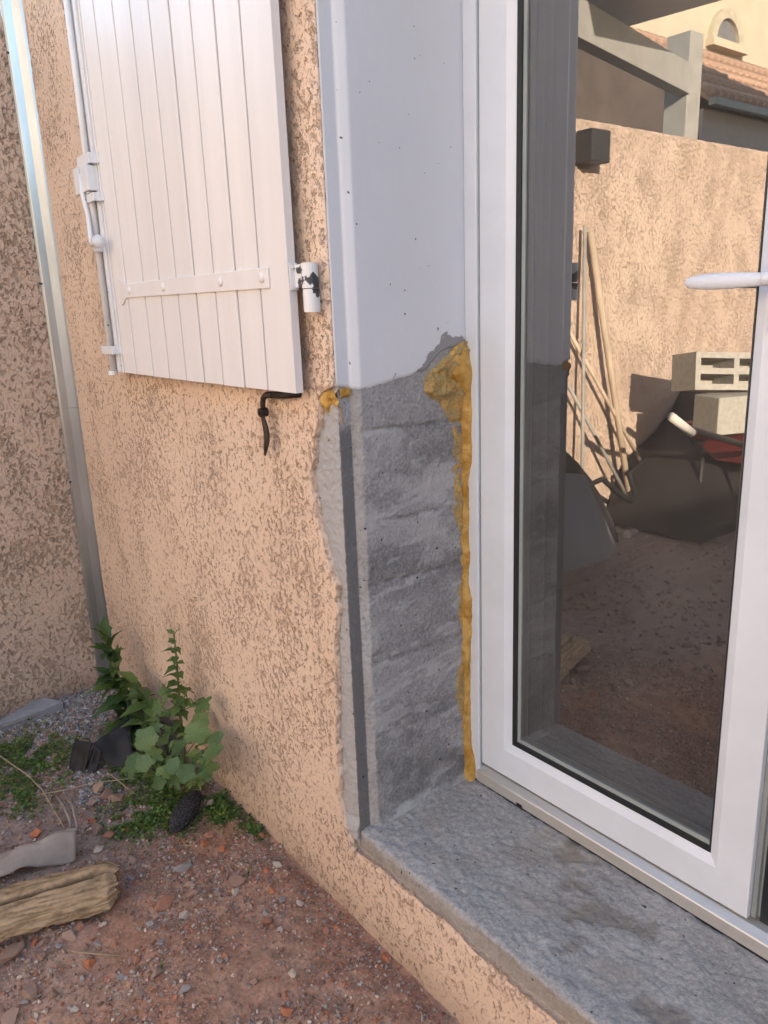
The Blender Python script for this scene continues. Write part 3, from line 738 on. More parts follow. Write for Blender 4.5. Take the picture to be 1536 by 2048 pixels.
for i in range(len(edges) - 1):
    xa, xb2 = edges[i] + 0.0002, edges[i + 1] - 0.0002
    ch = 0.0030
    dz = 0.0015 * (random.random() - 0.5); dy = 0.0010 * (random.random() - 0.5)
    la = ch if i else 0.0008; rb = ch if i < len(edges) - 2 else 0.0008
    zb = 0.9434 + dz + 0.003 * (edges[i] + 0.5) * -0.4
    gl, gr_ = (0.0030 if i else 0.0), (0.0030 if i < len(edges) - 2 else 0.0)
    poly = [(xa, SB, zb), (xa, SF + 0.0125, zb), (xa + gl + 0.0001, SF + 0.0124, zb), (xa + gl, SF + dy + 0.0012, zb), (xa + gl + 0.0012, SF + dy, zb), (xb2 - gr_ - 0.0012, SF + dy, zb), (xb2 - gr_, SF + dy + 0.0012, zb), (xb2 - gr_ - 0.0001, SF + 0.0124, zb), (xb2, SF + 0.0125, zb), (xb2, SB, zb)]
    part('plank', MB().prism(poly, (0, 0, 2.40 - zb)).mesh('plank'), MAT['shutter'], shut)
# strap hinge with a fish tail and rivets
sp = MB(); y0 = SF - 0.0045
zc_ = 1.1535
poly = [(-0.1372, zc_ + 0.0190), (-0.1372, zc_ - 0.0190), (-0.8388, zc_ - 0.0165), (-0.8612, zc_ - 0.0190), (-0.8775, zc_ - 0.0310), (-0.8918, zc_ - 0.0350), (-0.8775, zc_ - 0.0160), (-0.8541, zc_ - 0.0020), (-0.8775, zc_ + 0.0180), (-0.8959, zc_ + 0.0350), (-0.8775, zc_ + 0.0330), (-0.8592, zc_ + 0.0210), (-0.8388, zc_ + 0.0180)]
sp.prism([(x, y0, z) for x, z in poly], (0, 0.0043, 0))
strap = part('strap_hinge', sp.mesh('strap_hinge'), MAT['shutter'], shut); bevel(strap, 0.0012)
for rx in (-0.8245, -0.6124, -0.3259, -0.1596):
    rv_ = MB(); rv_.tube([(rx, y0 + 0.001, zc_ + 0.001), (rx, y0 - 0.002, zc_ + 0.001), (rx, y0 - 0.0045, zc_ + 0.001)], [0.0105, 0.0095, 0.0045], 12)
    r_ = ob('rivet', rv_.mesh('rivet', True), MAT['shutter'], strap); 
# knuckle on the edge of the shutter and the wall pintle under it
kn = MB()
kn.box((-0.0719, -0.0835, 1.1285), (-0.0690, -0.0680, 1.1755)); kn.tube([(-0.0695, -0.076, 1.167), (-0.0660, -0.076, 1.167)], 0.0045, 10)
kn.box((-0.0690, -0.0745, 1.1325), (-0.0400, -0.0695, 1.1720))
kn.tube([(-0.0350, -0.0640, 1.1305), (-0.0350, -0.0640, 1.1735)], 0.0150, 20)
part('knuckle', kn.mesh('knuckle'), MAT['hinge'], shut, label='hinge knuckle with flaking white paint')
pt_ = empty('hinge_pintle', (-0.034, -0.064, 1.09), 'white flaking hinge pin fixed to the wall beside the shutter', 'hinge')
pn = MB(); pn.tube([(-0.0335, -0.0640, 1.0895), (-0.0335, -0.0640, 1.1290)], 0.0150, 20); part('pin', pn.mesh('pin'), MAT['hinge'], pt_)
pa = MB(); pa.tube([(-0.036, -0.062, 1.106), (-0.038, -0.052, 1.106), (-0.038, -0.036, 1.106)], 0.006, 8); part('wall_arm', pa.mesh('wall_arm'), MAT['iron'], pt_)
# espagnolette bolt along the free edge
bolt = ob('bolt_rod', None, None, shut); bolt.matrix_parent_inverse = Matrix.Translation(-Vector(shut.location))
bx = -0.9968
mb = MB(); mb.box((-1.0243, SF - 0.0085, 0.9470), (-1.0029, SF - 0.0004, 2.40)); bevel(ob('rail', mb.mesh('bolt_rail'), MAT['shutter_old'], bolt), 0.0015)
mb = MB(); mb.tube([(bx + 0.006, SF - 0.0115, 0.9491), (bx + 0.006, SF - 0.0115, 2.40)], 0.0080, 12); ob('rod', mb.mesh('rod', True), MAT['shutter_old'], bolt)
mb = MB(); mb.box((-0.9713, SF - 0.0065, 0.9480), (-0.9530, SF - 0.0004, 2.40)); bevel(ob('rail', mb.mesh('bolt_edge_rail'), MAT['shutter_old'], bolt), 0.0015)
for z0_, z1_, w0, w1 in ((1.4691, 1.4946, -1.0305, -0.9428), (1.3794, 1.3998, -1.0203, -0.9407), (0.9929, 1.0153, -1.0305, -0.9468)):
    mb = MB(); mb.box((w0, SF - 0.0235, z0_), (w1, SF - 0.0190, z1_)); mb.box((w0, SF - 0.0190, z0_), (w0 + 0.004, SF - 0.0002, z1_)); mb.box((w1 - 0.004, SF - 0.0190, z0_), (w1, SF - 0.0002, z1_))
    mb.box((w1 - 0.0002, SF - 0.0035, z0_), (w1 + 0.012, SF - 0.0002, z1_))
    bevel(ob('guide', mb.mesh('guide'), MAT['shutter_old'], bolt), 0.0012)
mb = MB(); mb.box((-1.0468, SF - 0.032, 1.4038), (-1.0080, SF - 0.008, 1.4686)); mb.box((-0.9978, SF - 0.030, 1.4059), (-0.9530, SF - 0.006, 1.4671)); mb.box((-1.0325, SF - 0.024, 1.4008), (-0.9713, SF - 0.012, 1.4059))
bevel(ob('lever_housing', mb.mesh('lever_housing'), MAT['shutter_old'], bolt), 0.002)
mb = MB(); mb.tube([(-1.0040, SF - 0.026, 1.4518), (-0.9999, SF - 0.031, 1.4059), (-0.9917, SF - 0.026, 1.3498), (-0.9815, SF - 0.030, 1.3039), (-0.9713, SF - 0.034, 1.2754)], [0.0050, 0.0062, 0.0058, 0.0062, 0.0065], 10)
ob('lever', mb.mesh('bolt_lever', True), MAT['shutter_old'], bolt)
mb = MB(); mb.tube([(-0.9713, SF - 0.034, 1.2754), (-0.9356, SF - 0.036, 1.2754), (-0.9081, SF - 0.036, 1.2774)], [0.006, 0.0055, 0.006], 10); mb.tube([(-0.9101, SF - 0.036, 1.2779), (-0.9040, SF - 0.036, 1.2779)], 0.0165, 16)
mb.box((-0.9866, SF - 0.026, 1.2570), (-0.9672, SF - 0.0005, 1.2672))
ob('knob', mb.mesh('bolt_knob', True), MAT['shutter_old'], bolt)
mb = MB(); mb.tube([(bx + 0.002, SF - 0.012, 0.9368), (bx + 0.002, SF - 0.012, 0.9480)], 0.013, 12); ob('end_cap', mb.mesh('end_cap'), MAT['shutter_old'], bolt)

# ---- iron shutter stay
stay = empty('shutter_stay', (-0.20, -0.062, 0.92), 'dark iron shutter stay hanging on the stucco below the shutter corner', 'shutter stay')
mb = MB(); mb.tube([(-0.118, -0.040, 0.936), (-0.126, -0.058, 0.936), (-0.150, -0.064, 0.933), (-0.190, -0.066, 0.931)], [0.0075, 0.0075, 0.0075, 0.007], 8, squash=0.75)
mb.tube([(-0.190, -0.066, 0.931), (-0.216, -0.067, 0.929), (-0.229, -0.067, 0.921), (-0.233, -0.067, 0.908), (-0.2325, -0.067, 0.890)], [0.007, 0.0065, 0.006, 0.0055, 0.0055], 8)
part('arm', mb.mesh('arm', True), MAT['iron'], stay)
mb = MB(); mb.tube([(-0.2315, -0.060, 0.893), (-0.2315, -0.076, 0.893)], 0.0095, 12); mb.tube([(-0.2315, -0.077, 0.893), (-0.2315, -0.079, 0.893)], 0.0045, 10)
part('pivot', mb.mesh('pivot'), MAT['iron'], stay)
mb = MB(); mb.tube([(-0.2310, -0.070, 0.893), (-0.2300, -0.070, 0.880), (-0.2240, -0.070, 0.864), (-0.2205, -0.070, 0.850), (-0.2220, -0.070, 0.836), (-0.2295, -0.070, 0.819), (-0.2345, -0.070, 0.803)], [0.0070, 0.0072, 0.0090, 0.0098, 0.0092, 0.0068, 0.0030], 10, squash=0.45)
part('tongue', mb.mesh('tongue', True), MAT['iron'], stay)

# ================================================================== ON THE GROUND
def gz(x, y): return float(ground_h(np.array(x), np.array(y)))
import bmesh
def hull(seed, n=13, sq=(1, 0.85, 0.6)):
    r = random.Random(seed); bm = bmesh.new()
    for i in range(n):
        v = Vector((r.gauss(0, 1), r.gauss(0, 1), r.gauss(0, 1))).normalized() * r.uniform(0.82, 1.05)
        bm.verts.new((v.x * sq[0] * 0.5, v.y * sq[1] * 0.5, v.z * sq[2] * 0.5))
    g = bmesh.ops.convex_hull(bm, input=bm.verts)
    for v in [v for v in bm.verts if not v.link_faces]: bm.verts.remove(v)
    bmesh.ops.triangulate(bm, faces=bm.faces)
    bm.verts.index_update()
    V = np.array([v.co[:] for v in bm.verts]); F = np.array([[v.index for v in f.verts] for f in bm.faces]); bm.free()
    return V, F
HULLS = [hull(i, 12 + i % 3, (1, 0.6 + 0.08 * (i % 5), 0.42 + 0.07 * (i % 4))) for i in range(9)]
STONE = {'brown': (0.30, 0.19, 0.14), 'pink': (0.37, 0.25, 0.19), 'grey': (0.31, 0.28, 0.27), 'pale': (0.48, 0.41, 0.34), 'brick': (0.46, 0.17, 0.085), 'rust': (0.36, 0.17, 0.11)}
SM = {k: simple('stone_' + k, v, 0.92, var=0.22, vs=60.0, bmp=0.5, bs=220.0) for k, v in STONE.items()}
smesh = {}
for k in STONE:
    for i, (v, f) in enumerate(HULLS[:6]):
        mm = np_mesh('stone_%s' % k, v, f, smooth=False); mm.materials.append(SM[k]); smesh[k, i] = mm
def in_view(p, margin=30):
    d = np.array(p) - CAM; z = d @ FWD
    if z <= 0: return False
    x = 768 + FPX * (d @ RT) / z; y = 1024 - FPX * (d @ UP) / z
    return -margin < x < 1536 + margin and -margin < y < 2048 + margin
def put_stone(x, y, size, kind, i=None, sink=0.25):
    o = bpy.data.objects.new('stone', smesh[kind, random.randrange(6) if i is None else i]); COL.objects.link(o)
    o.parent = ground
    o.scale = (size, size * random.uniform(0.8, 1.1), size * random.uniform(0.95, 1.4))
    o.rotation_euler = (random.uniform(-0.4, 0.4), random.uniform(-0.4, 0.4), random.uniform(0, 6.28))
    o.location = (x, y, gz(x, y) + size * (0.26 - sink * 0.25))
    return o
# stones one can tell apart in the photograph
for px, py, w, kind in ((70, 1668, 30, 'brick'), (365, 1735, 34, 'grey'), (475, 1765, 40, 'brown'), (470, 1785, 18, 'pale'), (197, 1697, 26, 'pale'), (378, 1772, 28, 'pink'), (330, 1812, 42, 'rust'), (367, 1832, 24, 'pale'),
                        (138, 1876, 32, 'pink'), (88, 1880, 26, 'brown'), (180, 1924, 26, 'brick'), (62, 1985, 40, 'pink'), (105, 1985, 26, 'brown'), (20, 2030, 40, 'pink'), (535, 1838, 34, 'rust'), (575, 2024, 30, 'brick'),
                        (530, 1740, 18, 'brick'), (525, 1660, 26, 'rust'), (555, 1727, 24, 'pale'), (410, 1745, 18, 'pink'), (545, 1783, 16, 'brick'), (20, 1910, 60, 'brown'), (240, 1957, 22, 'grey'), (262, 1925, 20, 'pink'),
                        (210, 1595, 40, 'brown'), (235, 1600, 38, 'brown'), (200, 1580, 30, 'pink'), (265, 1720, 24, 'pink'), (280, 1990, 26, 'pink'), (370, 1985, 26, 'grey'), (585, 1950, 22, 'pale'), (570, 1990, 20, 'rust'),
                        (315, 1955, 34, 'pink'), (360, 1960, 22, 'brown'), (420, 1670, 26, 'rust'), (408, 1685, 20, 'brick'), (185, 1640, 24, 'brick'), (250, 1660, 22, 'brick'), (220, 1672, 28, 'rust'), (195, 1660, 30, 'brown'),
                        (180, 1612, 28, 'pink'), (290, 1730, 18, 'pale'), (260, 1755, 20, 'grey'), (160, 1860, 22, 'rust'), (445, 1695, 22, 'brick'), (350, 1700, 20, 'rust'), (600, 1800, 20, 'pale'), (300, 1850, 22, 'grey')):
    p = pZ(px, py, -0.215); dist = np.linalg.norm(p - CAM)
    put_stone(p[0], p[1], w / FPX * dist, kind, sink=0.5)
n = 0
while n < 235:
    x, y = random.uniform(-1.5, 0.36), random.uniform(-0.95, -0.055)
    if not in_view((x, y, GROUND)): continue
    g = float(np.clip(0.5 - 1.2 * ((x + 0.62) + 0.55 * (y + 0.35)), 0, 1))
    kinds = ['grey'] * 4 + ['pale', 'brown'] if random.random() < g * 0.75 else ['brown', 'pink', 'pink', 'rust', 'pale', 'brown', 'grey', 'brick']
    put_stone(x, y, random.uniform(0.009, 0.024) * (1.25 if random.random() < 0.2 else 1.0), random.choice(kinds), sink=0.45); n += 1
# gravel and crumbs nobody could count
def crumbs(name, cnt, size, xs, ys, dens, pal, parent=None):
    Vs, Fs, Cs = [], [], []; off = 0
    pal = np.array(pal)
    for hv, hf in HULLS:
        k = cnt // len(HULLS)
        x = rng.uniform(*xs, k * 6); y = rng.uniform(*ys, k * 6)
        ok = rng.random(k * 6) < dens(x, y); x, y = x[ok][:k], y[ok][:k]; k = len(x)
        if k == 0: continue
        s = size[0] + (size[1] - size[0]) * rng.random(k) ** 2.6
        an = rng.uniform(0, 6.283, k); tl = rng.uniform(-0.6, 0.6, k)
        c_, s_ = np.cos(an), np.sin(an); ct, stt = np.cos(tl), np.sin(tl)
        v = hv[None] * s[:, None, None]
        vx, vy, vz = v[..., 0], v[..., 1] * ct[:, None] - v[..., 2] * stt[:, None], v[..., 1] * stt[:, None] + v[..., 2] * ct[:, None]
        X = vx * c_[:, None] - vy * s_[:, None] + x[:, None]; Y = vx * s_[:, None] + vy * c_[:, None] + y[:, None]
        Z = vz * 1.25 + (ground_h(x, y) + s * 0.16)[:, None]
        Vs.append(np.stack([X, Y, Z], -1).reshape(-1, 3))
        Fs.append((hf[None] + (np.arange(k) * len(hv))[:, None, None]).reshape(-1, 3) + off); off += k * len(hv)
        col = pal[rng.integers(0, len(pal), k)] * rng.uniform(0.7, 1.25, k)[:, None]
        Cs.append(np.repeat(col, len(hv), 0))
    me = np_mesh(name, np.concatenate(Vs), np.concatenate(Fs), smooth=False); cattr(me, 'col', np.concatenate(Cs))
    return me
def gdens(x, y):
    return np.clip(0.15 + 1.5 * (fbm(x * 6, y * 6, 0, 3, 111) - 0.35), 0.08, 1.0)
me = crumbs('gravel', 42000, (0.0024, 0.0125), (-1.53, 0.42), (-0.95, -0.05), gdens,
            [(0.32, 0.18, 0.13), (0.38, 0.26, 0.20), (0.34, 0.30, 0.28), (0.26, 0.16, 0.12), (0.24, 0.14, 0.105), (0.50, 0.42, 0.35), (0.32, 0.20, 0.15), (0.40, 0.16, 0.09), (0.30, 0.25, 0.23), (0.40, 0.29, 0.22), (0.33, 0.19, 0.13), (0.30, 0.17, 0.12)])
ob('gravel', me, MAT['gravel'], label='fine mixed gravel and brick crumbs strewn over the soil', cat='gravel', kind='stuff')
me = crumbs('yard_gravel', 7000, (0.006, 0.030), (-1.5, 0.6), (-3.6, -0.96), gdens,
            [(0.30, 0.20, 0.15), (0.34, 0.24, 0.19), (0.26, 0.16, 0.12), (0.36, 0.30, 0.26), (0.28, 0.24, 0.22)])
ob('yard_gravel', me, MAT['gravel'], label='coarse gravel over the open yard ground, seen in the door glass', cat='gravel', kind='stuff')
def rdens(x, y):
    d = np.exp(-(((x + 1.36) / 0.16) ** 2 + ((y + 0.20) / 0.16) ** 2)) + 0.9 * np.exp(-(((x + 0.93) / 0.09) ** 2 + ((y + 0.33) / 0.06) ** 2)) + 0.5 * np.exp(-(((x + 1.45) / 0.08) ** 2)) * (y > -0.5)
    return np.clip(d, 0, 1)
me = crumbs('rubble', 2600, (0.005, 0.022), (-1.53, -0.75), (-0.6, -0.06), rdens, [(0.30, 0.295, 0.30), (0.22, 0.22, 0.23), (0.38, 0.37, 0.36), (0.27, 0.25, 0.235)])
ob('grey_rubble', me, MAT['gravel'], label='broken grey cement rubble in the wall corner', cat='rubble', kind='stuff')

# ---- plants
def leafmat(name, c1, c2):
    mt, nt, b = newmat(name); v = coords(nt)
    f = ramp(nt, noise(nt, v, 25.0, 4.0), 0.3, 0.7)
    oi = N(nt, 'ShaderNodeObjectInfo')
    cc = mixc(nt, f, c1, c2); cc = mixc(nt, ramp(nt, oi.outputs['Random'], 0.2, 1.0, 0.0, 0.75), cc, (c2[0] * 1.7, c2[1] * 1.35, c2[2] * 1.0))
    wv = N(nt, 'ShaderNodeTexWave'); wv.inputs['Scale'].default_value = 3.2; wv.inputs['Distortion'].default_value = 2.0; nt.links.new(v, wv.inputs['Vector'])
    cc = mixc(nt, ramp(nt, wv.outputs['Fac'], 0.86, 0.98, 0.0, 0.35), cc, (c2[0] * 2.2, c2[1] * 1.8, c2[2] * 1.6))
    nt.links.new(cc, b.inputs['Base Color']); b.inputs['Roughness'].default_value = 0.5
    bump(nt, b, noise(nt, v, 60.0, 3.0), 0.3, 0.003)
    tl = N(nt, 'ShaderNodeBsdfTranslucent'); tl.inputs['Color'].default_value = (c2[0] * 1.3, c2[1] * 1.4, c2[2] * 0.8, 1)
    mx = N(nt, 'ShaderNodeMixShader'); mx.inputs[0].default_value = 0.22
    nt.links.new(b.outputs[0], mx.inputs[1]); nt.links.new(tl.outputs[0], mx.inputs[2]); nt.links.new(mx.outputs[0], nt.nodes['Material Output'].inputs['Surface'])
    return mt
MAT['leaf_dark'] = leafmat('goosefoot_leaf', (0.035, 0.075, 0.022), (0.065, 0.120, 0.034))
MAT['leaf_mid'] = leafmat('weed_leaf', (0.055, 0.105, 0.028), (0.095, 0.160, 0.045))
MAT['leaf_mallow'] = leafmat('mallow_leaf', (0.060, 0.115, 0.042), (0.110, 0.185, 0.068))
MAT['stem'] = simple('green_stem', (0.09, 0.13, 0.055), 0.6, var=0.2, vs=40)
MAT['straw'] = simple('dry_stalk', (0.34, 0.27, 0.18), 0.8, var=0.2, vs=50)
MAT['seed'] = simple('green_seed', (0.12, 0.16, 0.06), 0.7, var=0.2, vs=80)
def lance_leaf(name, mat, teeth=3, wmax=0.34, seed=0, droop=0.25):
    r = random.Random(seed); st_ = []
    n = 4 * teeth
    for i in range(n + 1):
        t = i / n
        w = wmax * (math.sin(math.pi * min(1, t ** 0.62)) ** 0.9) * (1 - 0.35 * t)
        if 0 < i < n: w *= (1.22, 1.0, 0.80, 0.92)[i % 4] * r.uniform(0.92, 1.08)
        st_.append((t, max(w, 0.003)))
    V, F = [], []
    for t, w in st_:
        z = -droop * t * t
        V += [(-w * 0.5, t + 0.06 * w, z + 0.16 * w), (0, t, z), (w * 0.5, t + 0.06 * w, z + 0.16 * w)]
    for i in range(n):
        a = 3 * i; F += [(a, a + 1, a + 4, a + 3), (a + 1, a + 2, a + 5, a + 4)]
    me = np_mesh(name, V, F); me.materials.append(mat); return me
def round_leaf(name, mat, lobes=5, seed=0, depth=0.18):
    r = random.Random(seed); V = [(0, 0.03, 0.0)]; n = 34
    for k in range(n + 1):
        a = -math.pi * 0.97 + 2 * math.pi * 0.97 * k / n
        q = 0.5 * (1 - depth * (0.5 - 0.5 * math.cos(lobes * (a + math.pi)))) * (0.92 + 0.08 * math.cos(a)) * (0.955 + 0.045 * (-1) ** k) * r.uniform(0.95, 1.05)
        x, y = q * math.sin(a), 0.38 + q * math.cos(a)
        V.append((x, y, 0.10 * (x * x) * 4 - 0.18 * max(0, y - 0.3) ** 2 * 4 + 0.02 * math.sin(lobes * a)))
    V.append((0, 0.40, -0.03)); c = len(V) - 1
    F = [(c, k, k + 1) for k in range(1, n + 1)] + [(c, n + 1, 0), (c, 0, 1)]
    me = np_mesh(name, V, F); me.materials.append(mat); return me
LD = [lance_leaf('leaf', MAT['leaf_dark'], 3, 0.42, i, 0.2 + 0.1 * i) for i in range(3)]
LM = [lance_leaf('leaf', MAT['leaf_mid'], 2, 0.52, 10 + i, 0.2 + 0.12 * i) for i in range(3)]
RM = [round_leaf('leaf', MAT['leaf_mallow'], 5, i) for i in range(2)] + [round_leaf('leaf', MAT['leaf_mallow'], 7, 5, 0.42), round_leaf('leaf', MAT['leaf_mid'], 5, 6, 0.40)]
def place_leaf(parent, me, base, direction, size, up=(0, 0, 1), roll=0.0, width=1.0):
    d = Vector(direction).normalized(); u = Vector(up); x = d.cross(u)
    if x.length < 1e-3: x = Vector((1, 0, 0))
    x.normalize(); z = x.cross(d)
    R_ = Matrix((x, d, z)).transposed().to_4x4() @ Matrix.Rotation(roll, 4, 'Y')
    o = bpy.data.objects.new('leaf', me); COL.objects.link(o); o.parent = parent
    o.matrix_parent_inverse = Matrix.Translation(-Vector(parent.location))
    o.matrix_basis = Matrix.Translation(Vector(base)) @ R_ @ Matrix.Diagonal((size * width, size, size, 1))
    return o
def poly_at(pts, t):
    pts = [np.array(p, float) for p in pts]; L_ = [np.linalg.norm(pts[i + 1] - pts[i]) for i in range(len(pts) - 1)]; s = t * sum(L_)
    for i, l in enumerate(L_):
        if s <= l or i == len(L_) - 1: return pts[i] + (pts[i + 1] - pts[i]) * min(1, s / l)
        s -= l
TOCAM = np.array([0.75, -0.60, 0.25])
def dirv(az, el):                                # azimuth in the picture plane: 0 = right along the wall
    return np.array([math.cos(az) * math.cos(el), -abs(math.sin(az)) * 0.6 * math.cos(el) - 0.15, math.sin(el)])

# weed in the wall corner: dark toothed leaves
def stem(parent, pts, r0, r1, mat=None):
    n = len(pts); mb = MB().tube(pts, [r0 + (r1 - r0) * i / (n - 1) for i in range(n)], 6)
    return part('stem', mb.mesh('stem', True), mat or MAT['stem'], parent)
pa_base = pY(262, 1440, -0.16); pa_base[2] = gz(pa_base[0], pa_base[1])
plantA = empty('corner_weed', pa_base, 'dark green weed with toothed leaves growing in the corner below the metal strip', 'weed')
sA = [pa_base, pY(255, 1400, -0.15), pY(235, 1350, -0.145), pY(222, 1305, -0.14), pY(215, 1275, -0.14)]
sA2 = [pa_base + np.array([0.02, 0, 0]), pY(300, 1410, -0.13), pY(275, 1370, -0.13), pY(258, 1352, -0.13)]
stem(plantA, sA, 0.005, 0.0022); stem(plantA, sA2, 0.004, 0.002)
r = random.Random(3)
for i in range(46):
    t = 0.12 + 0.88 * (i / 45.0) ** 1.1; p = poly_at(sA, t)
    d = np.array([r.uniform(-1, 1), r.uniform(-0.9, 0.25), r.uniform(-0.15, 0.55) + 0.5 * t * t]); 
    place_leaf(plantA, LD[i % 3], p, d, r.uniform(0.085, 0.135) * (1.12 - 0.35 * t), roll=r.uniform(-0.5, 0.5))
for i in range(22):
    p = poly_at(sA2, r.uniform(0.3, 1)); place_leaf(plantA, (LM + LD)[i % 6], p, (r.uniform(-0.6, 1), r.uniform(-0.8, 0.1), r.uniform(-0.3, 0.5)), r.uniform(0.06, 0.10), roll=r.uniform(-0.5, 0.5))
# tall upright weed
pb = pY(372, 1560, -0.125); pb[2] = gz(pb[0], pb[1])
plantB = empty('upright_weed', pb, 'tall upright weed with small pointed leaves beside the stucco wall', 'weed')
sB = [pb, pY(368, 1500, -0.118), pY(360, 1430, -0.112), pY(356, 1360, -0.110), pY(352, 1310, -0.108), pY(348, 1268, -0.106)]
stem(plantB, sB, 0.0055, 0.0018)
for i in range(34):
    t = 0.32 + 0.68 * i / 33.0; p = poly_at(sB, t); a_ = i * 2.4 + r.uniform(-0.3, 0.3)
    d = np.array([math.cos(a_), -0.15 + 0.75 * math.sin(a_) if math.sin(a_) < 0 else 0.2 * math.sin(a_) - 0.1, r.uniform(-0.1, 0.35) + 0.5 * (t > 0.93)])
    place_leaf(plantB, LM[i % 3] if t > 0.45 else LD[i % 3], p, d, r.uniform(0.040, 0.058) * (1.55 - 1.05 * t) + 0.008, roll=r.uniform(-0.4, 0.4), width=1.15)
for px, py, y, sz, dx, dz in ((330, 1420, -0.13, 0.080, -1, 0.1), (392, 1410, -0.11, 0.085, 1, 0.35), (345, 1395, -0.12, 0.070, -0.6, 0.5), (405, 1395, -0.10, 0.080, 0.9, -0.1), (375, 1380, -0.12, 0.070, 0.7, 0.5)):
    b0 = poly_at(sB, 0.50); e0 = pY(px, py, y); place_leaf(plantB, RM[2 + (px % 2)], e0, (dx, -0.5, dz), sz * 0.85, up=tuple(TOCAM), roll=r.uniform(-0.3, 0.3))
    part('leaf_stalk', MB().tube([b0, (b0 + e0) / 2 + np.array([0, -0.004, -0.004]), e0], 0.0016, 5).mesh('leaf_stalk', True), MAT['stem'], plantB)
sd = MB()
for i in range(60):
    p = poly_at(sB, r.uniform(0.5, 0.97)) + np.array([r.uniform(-0.02, 0.02), r.uniform(-0.015, 0.005), r.uniform(-0.01, 0.01)])
    sd.tube([p - (0, 0, 0.0022), p, p + (0, 0, 0.0022)], [0.001, 0.0026, 0.001], 5)
part('seed_heads', sd.mesh('seed_heads', True), MAT['seed'], plantB, kind='stuff')
# broad leaved mallow in front
pc = pZ(345, 1560, -0.215); pc[2] = gz(pc[0], pc[1])
plantC = empty('mallow_plant', pc, 'low mallow plant with broad scalloped light green leaves against the wall foot', 'weed')
ML = [(293, 1478, 40, 0), (308, 1455, 34, 2), (270, 1520, 36, 1), (262, 1535, 30, 3), (288, 1525, 30, 0), (340, 1510, 38, 2), (360, 1490, 36, 0), (415, 1480, 44, 1), (395, 1465, 44, 0), (425, 1505, 46, 1), (412, 1535, 40, 3), (372, 1545, 46, 0),
      (330, 1545, 38, 1), (350, 1560, 42, 2), (310, 1510, 34, 3), (325, 1480, 34, 1), (300, 1550, 30, 2), (390, 1515, 38, 2), (345, 1530, 36, 0), (318, 1565, 30, 1), (385, 1560, 34, 3), (405, 1555, 32, 2), (430, 1475, 34, 0), (375, 1470, 34, 3), (400, 1440, 34, 1)]
for i, (px, py, w, k) in enumerate(ML):
    yy = -0.10 - 0.0009 * max(0, py - 1440) - 0.0010 * max(0, 400 - px) + r.uniform(-0.02, 0.01)
    c0 = pY(px, py, max(yy, -0.30)); c0[2] = max(c0[2], gz(c0[0], c0[1]) + 0.012)
    size = w * r.uniform(0.95, 1.45) / FPX * np.linalg.norm(c0 - CAM)
    nrm_ = TOCAM * r.uniform(0.2, 1.0) + np.array([r.uniform(-0.7, 0.6), r.uniform(-0.5, 0.4), r.uniform(0.2, 1.3)])
    d = np.array([r.uniform(-0.7, 0.7), r.uniform(-0.6, 0.1), r.uniform(-0.5, 0.6)])
    d = d - nrm_ * (d @ nrm_) / (nrm_ @ nrm_)
    b0 = c0 - d / (np.linalg.norm(d) + 1e-6) * size * 0.4
    place_leaf(plantC, RM[k], b0, d, size, up=tuple(nrm_))
    part('leaf_stalk', MB().tube([pc + np.array([r.uniform(-0.02, 0.02), r.uniform(-0.015, 0.015), 0]), (pc + b0) / 2 + np.array([0, 0, 0.012]), b0], [0.0018, 0.0015, 0.0012], 5).mesh('leaf_stalk', True), MAT['stem'], plantC)
for i in range(34):
    c0 = pY(r.uniform(262, 425), r.uniform(1440, 1575), -0.13 - r.uniform(0, 0.09)); c0[2] = max(c0[2], gz(c0[0], c0[1]) + 0.01)
    place_leaf(plantC, (LM + RM[2:])[i % 5], c0, (r.uniform(-1, 1), r.uniform(-1, 0.1), r.uniform(-0.3, 0.8)), r.uniform(0.03, 0.055), roll=r.uniform(-0.6, 0.6))
